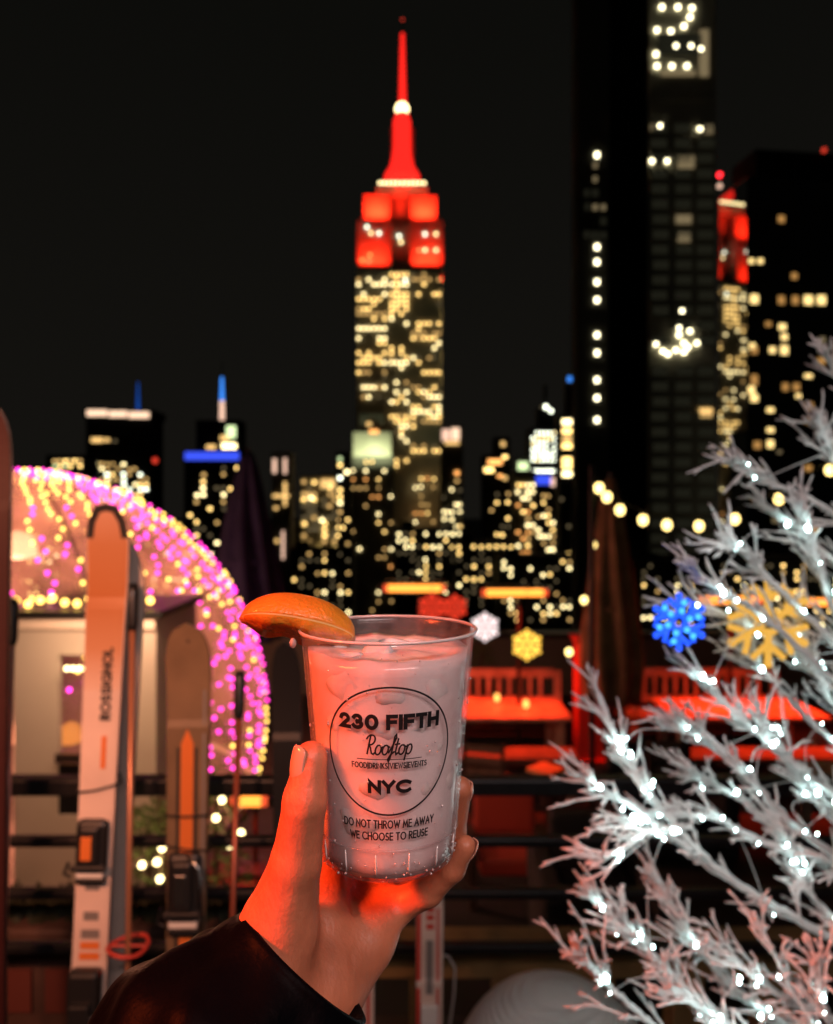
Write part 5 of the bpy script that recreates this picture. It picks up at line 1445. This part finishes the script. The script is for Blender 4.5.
person = thing('person', 'bare left hand and black puffer sleeve raising the cup', 'person', (-.10, .36, 1.25))
hm = bpy.data.meshes.new('hand'); off = np.array(person.location)
hm.from_pydata((V-off).tolist(), [], Fq.tolist())
bm = bmesh.new(); bm.from_mesh(hm); bmesh.ops.recalc_face_normals(bm, faces=bm.faces)
for _ in range(3): bmesh.ops.smooth_vert(bm, verts=bm.verts, factor=.5, use_axis_x=True, use_axis_y=True, use_axis_z=True)
bm.to_mesh(hm); bm.free()
hm.polygons.foreach_set('use_smooth', [True]*len(hm.polygons))
hand = bpy.data.objects.new('hand', hm); COL.objects.link(hand); hand.parent = person
ms = mat('skin', (.50,.165,.085), .48, noise=.30, nscale=38, sss=.2)
nt = ms.node_tree; bs = nt.nodes['Principled BSDF']
tcs = nt.nodes.new('ShaderNodeTexCoord'); ns1 = nt.nodes.new('ShaderNodeTexNoise'); ns1.inputs['Scale'].default_value = 900; ns1.inputs['Detail'].default_value = 3
vs = nt.nodes.new('ShaderNodeTexVoronoi'); vs.inputs['Scale'].default_value = 420
mps = nt.nodes.new('ShaderNodeMapping'); mps.inputs['Scale'].default_value = (1, 1, .55)
ad = nt.nodes.new('ShaderNodeMath'); ad.operation = 'MULTIPLY_ADD'; ad.inputs[1].default_value = .6
bps = nt.nodes.new('ShaderNodeBump'); bps.inputs['Strength'].default_value = .30; bps.inputs['Distance'].default_value = .0009
nt.links.new(tcs.outputs['Object'], mps.inputs[0]); nt.links.new(mps.outputs[0], ns1.inputs['Vector']); nt.links.new(mps.outputs[0], vs.inputs['Vector'])
nt.links.new(vs.outputs['Distance'], ad.inputs[0]); nt.links.new(ns1.outputs['Fac'], ad.inputs[2]); nt.links.new(ad.outputs[0], bps.inputs['Height']); nt.links.new(bps.outputs[0], bs.inputs['Normal'])
hm.materials.append(ms)
# fingernails
mn = mat('nail', (.66,.30,.21), .16, coat=.6)
def nail(center, along, normal, w, L, bend):
    along = along.normalized(); normal = (normal-along*normal.dot(along)).normalized(); side = along.cross(normal)
    mb = MB(); nu, nv = 10, 12
    for j in range(nv+1):
        v = -1+2*j/nv
        for i in range(nu+1):
            u = -1+2*i/nu
            wid = w*(1 if abs(v) < .55 else math.sqrt(max(.02, 1-((abs(v)-.55)/.46)**2)))
            mb.v.append(center + side*(math.sin(u*bend)/math.sin(bend)*wid/2) + normal*((math.cos(u*bend)-1)*wid/2/math.sin(bend)*1.0 + .0006 - .0009*v*v) + along*v*L/2)
    for j in range(nv):
        for i in range(nu):
            a = j*(nu+1)+i; mb.f.append((a, a+1, a+nu+2, a+nu+1))
    o = mb.build('fingernail', mn, person, smooth=True)
    sm = o.modifiers.new('solid', 'SOLIDIFY'); sm.thickness = .0007; sm.offset = 1
    return o
V3 = [Vector(v) for v in V[::3]]
def snap(p, n, reach=.02):
    """surface point of the hand along direction n from inside point p"""
    best = None; bd = -1
    for v in V3:
        d = v-p; a = d.dot(n)
        if a > 0 and (d-n*a).length < .0022 and a < reach and a > bd: bd = a; best = v
    return p+n*bd if best is not None else p+n*.008
th0, th1 = P(305,800,.376), P(311,758,.3785)
al = (th1-th0).normalized(); nrm_t = Vector((-.80,-.55,.10)); nrm_t = (nrm_t-al*nrm_t.dot(al)).normalized()
pcn = P(310, 762, .3785); nail(snap(pcn, nrm_t), al, nrm_t, .0120, .0165, 1.0)
for (a, b_) in ((P(452,832,.454), P(460,788,.437)), (P(452,868,.430), P(465,846,.425))):
    al = (b_-a).normalized(); nv_ = Vector((1,.25,-.1)); nv_ = (nv_-al*nv_.dot(al)).normalized()
    p = a + (b_-a)*.93; nail(snap(p, nv_), al, nv_, .0085, .0115, .95)

# ------------------------------------------------------------------ the sleeve
c0 = P(301, 966, .390); ax = Vector((.614, .32, .718)).normalized()
u_ = ax.cross(Vector((0,0,1))).normalized(); w_ = ax.cross(u_).normalized()
NA, NL = 120, 110
def sleeve_r(s_, a):
    r = .0415 + .10*s_ + .010*min(1, s_/.03)
    puff = .0085*abs(math.sin(math.pi*(s_-.018)/.085))**.6 if s_ > .018 else 0
    wr = .0032*math.sin(a*5+s_*60+2*math.sin(a*2))*min(1, s_/.03) + .0016*math.sin(a*9-s_*95+1.7) * min(1, s_/.02) + .0012*math.sin(a*3+s_*140)
    return r+puff+wr
mb = MB()
prof_s = []
for j in range(NL+1):
    s_ = .34*j/NL
    for k in range(NA):
        a = 2*math.pi*k/NA; r = sleeve_r(s_, a)
        mb.v.append(c0 - ax*s_ + (u_*math.cos(a)+w_*math.sin(a))*r)
for j in range(NL):
    for k in range(NA):
        k2 = (k+1) % NA; mb.f.append((j*NA+k, j*NA+k2, (j+1)*NA+k2, (j+1)*NA+k))
# rolled hem and lining
b0 = len(mb.v)
for (dr, ds) in ((.0005, -.0025), (-.002, -.0035), (-.0045, -.002), (-.006, .006), (-.009, .05)):
    for k in range(NA):
        a = 2*math.pi*k/NA; mb.v.append(c0 - ax*ds + (u_*math.cos(a)+w_*math.sin(a))*(sleeve_r(0, a)+dr))
prev = 0
for i in range(5):
    for k in range(NA):
        k2 = (k+1) % NA; mb.f.append((prev+k2, prev+k, b0+i*NA+k, b0+i*NA+k2))
    prev = b0+i*NA
mcloth = mat('black_nylon', (.0018,.0018,.0026), .42, noise=.2, nscale=40, bump=.2, bscale=260, spec=.015)
sl = mb.build('jacket_sleeve', mcloth, person, smooth=True)
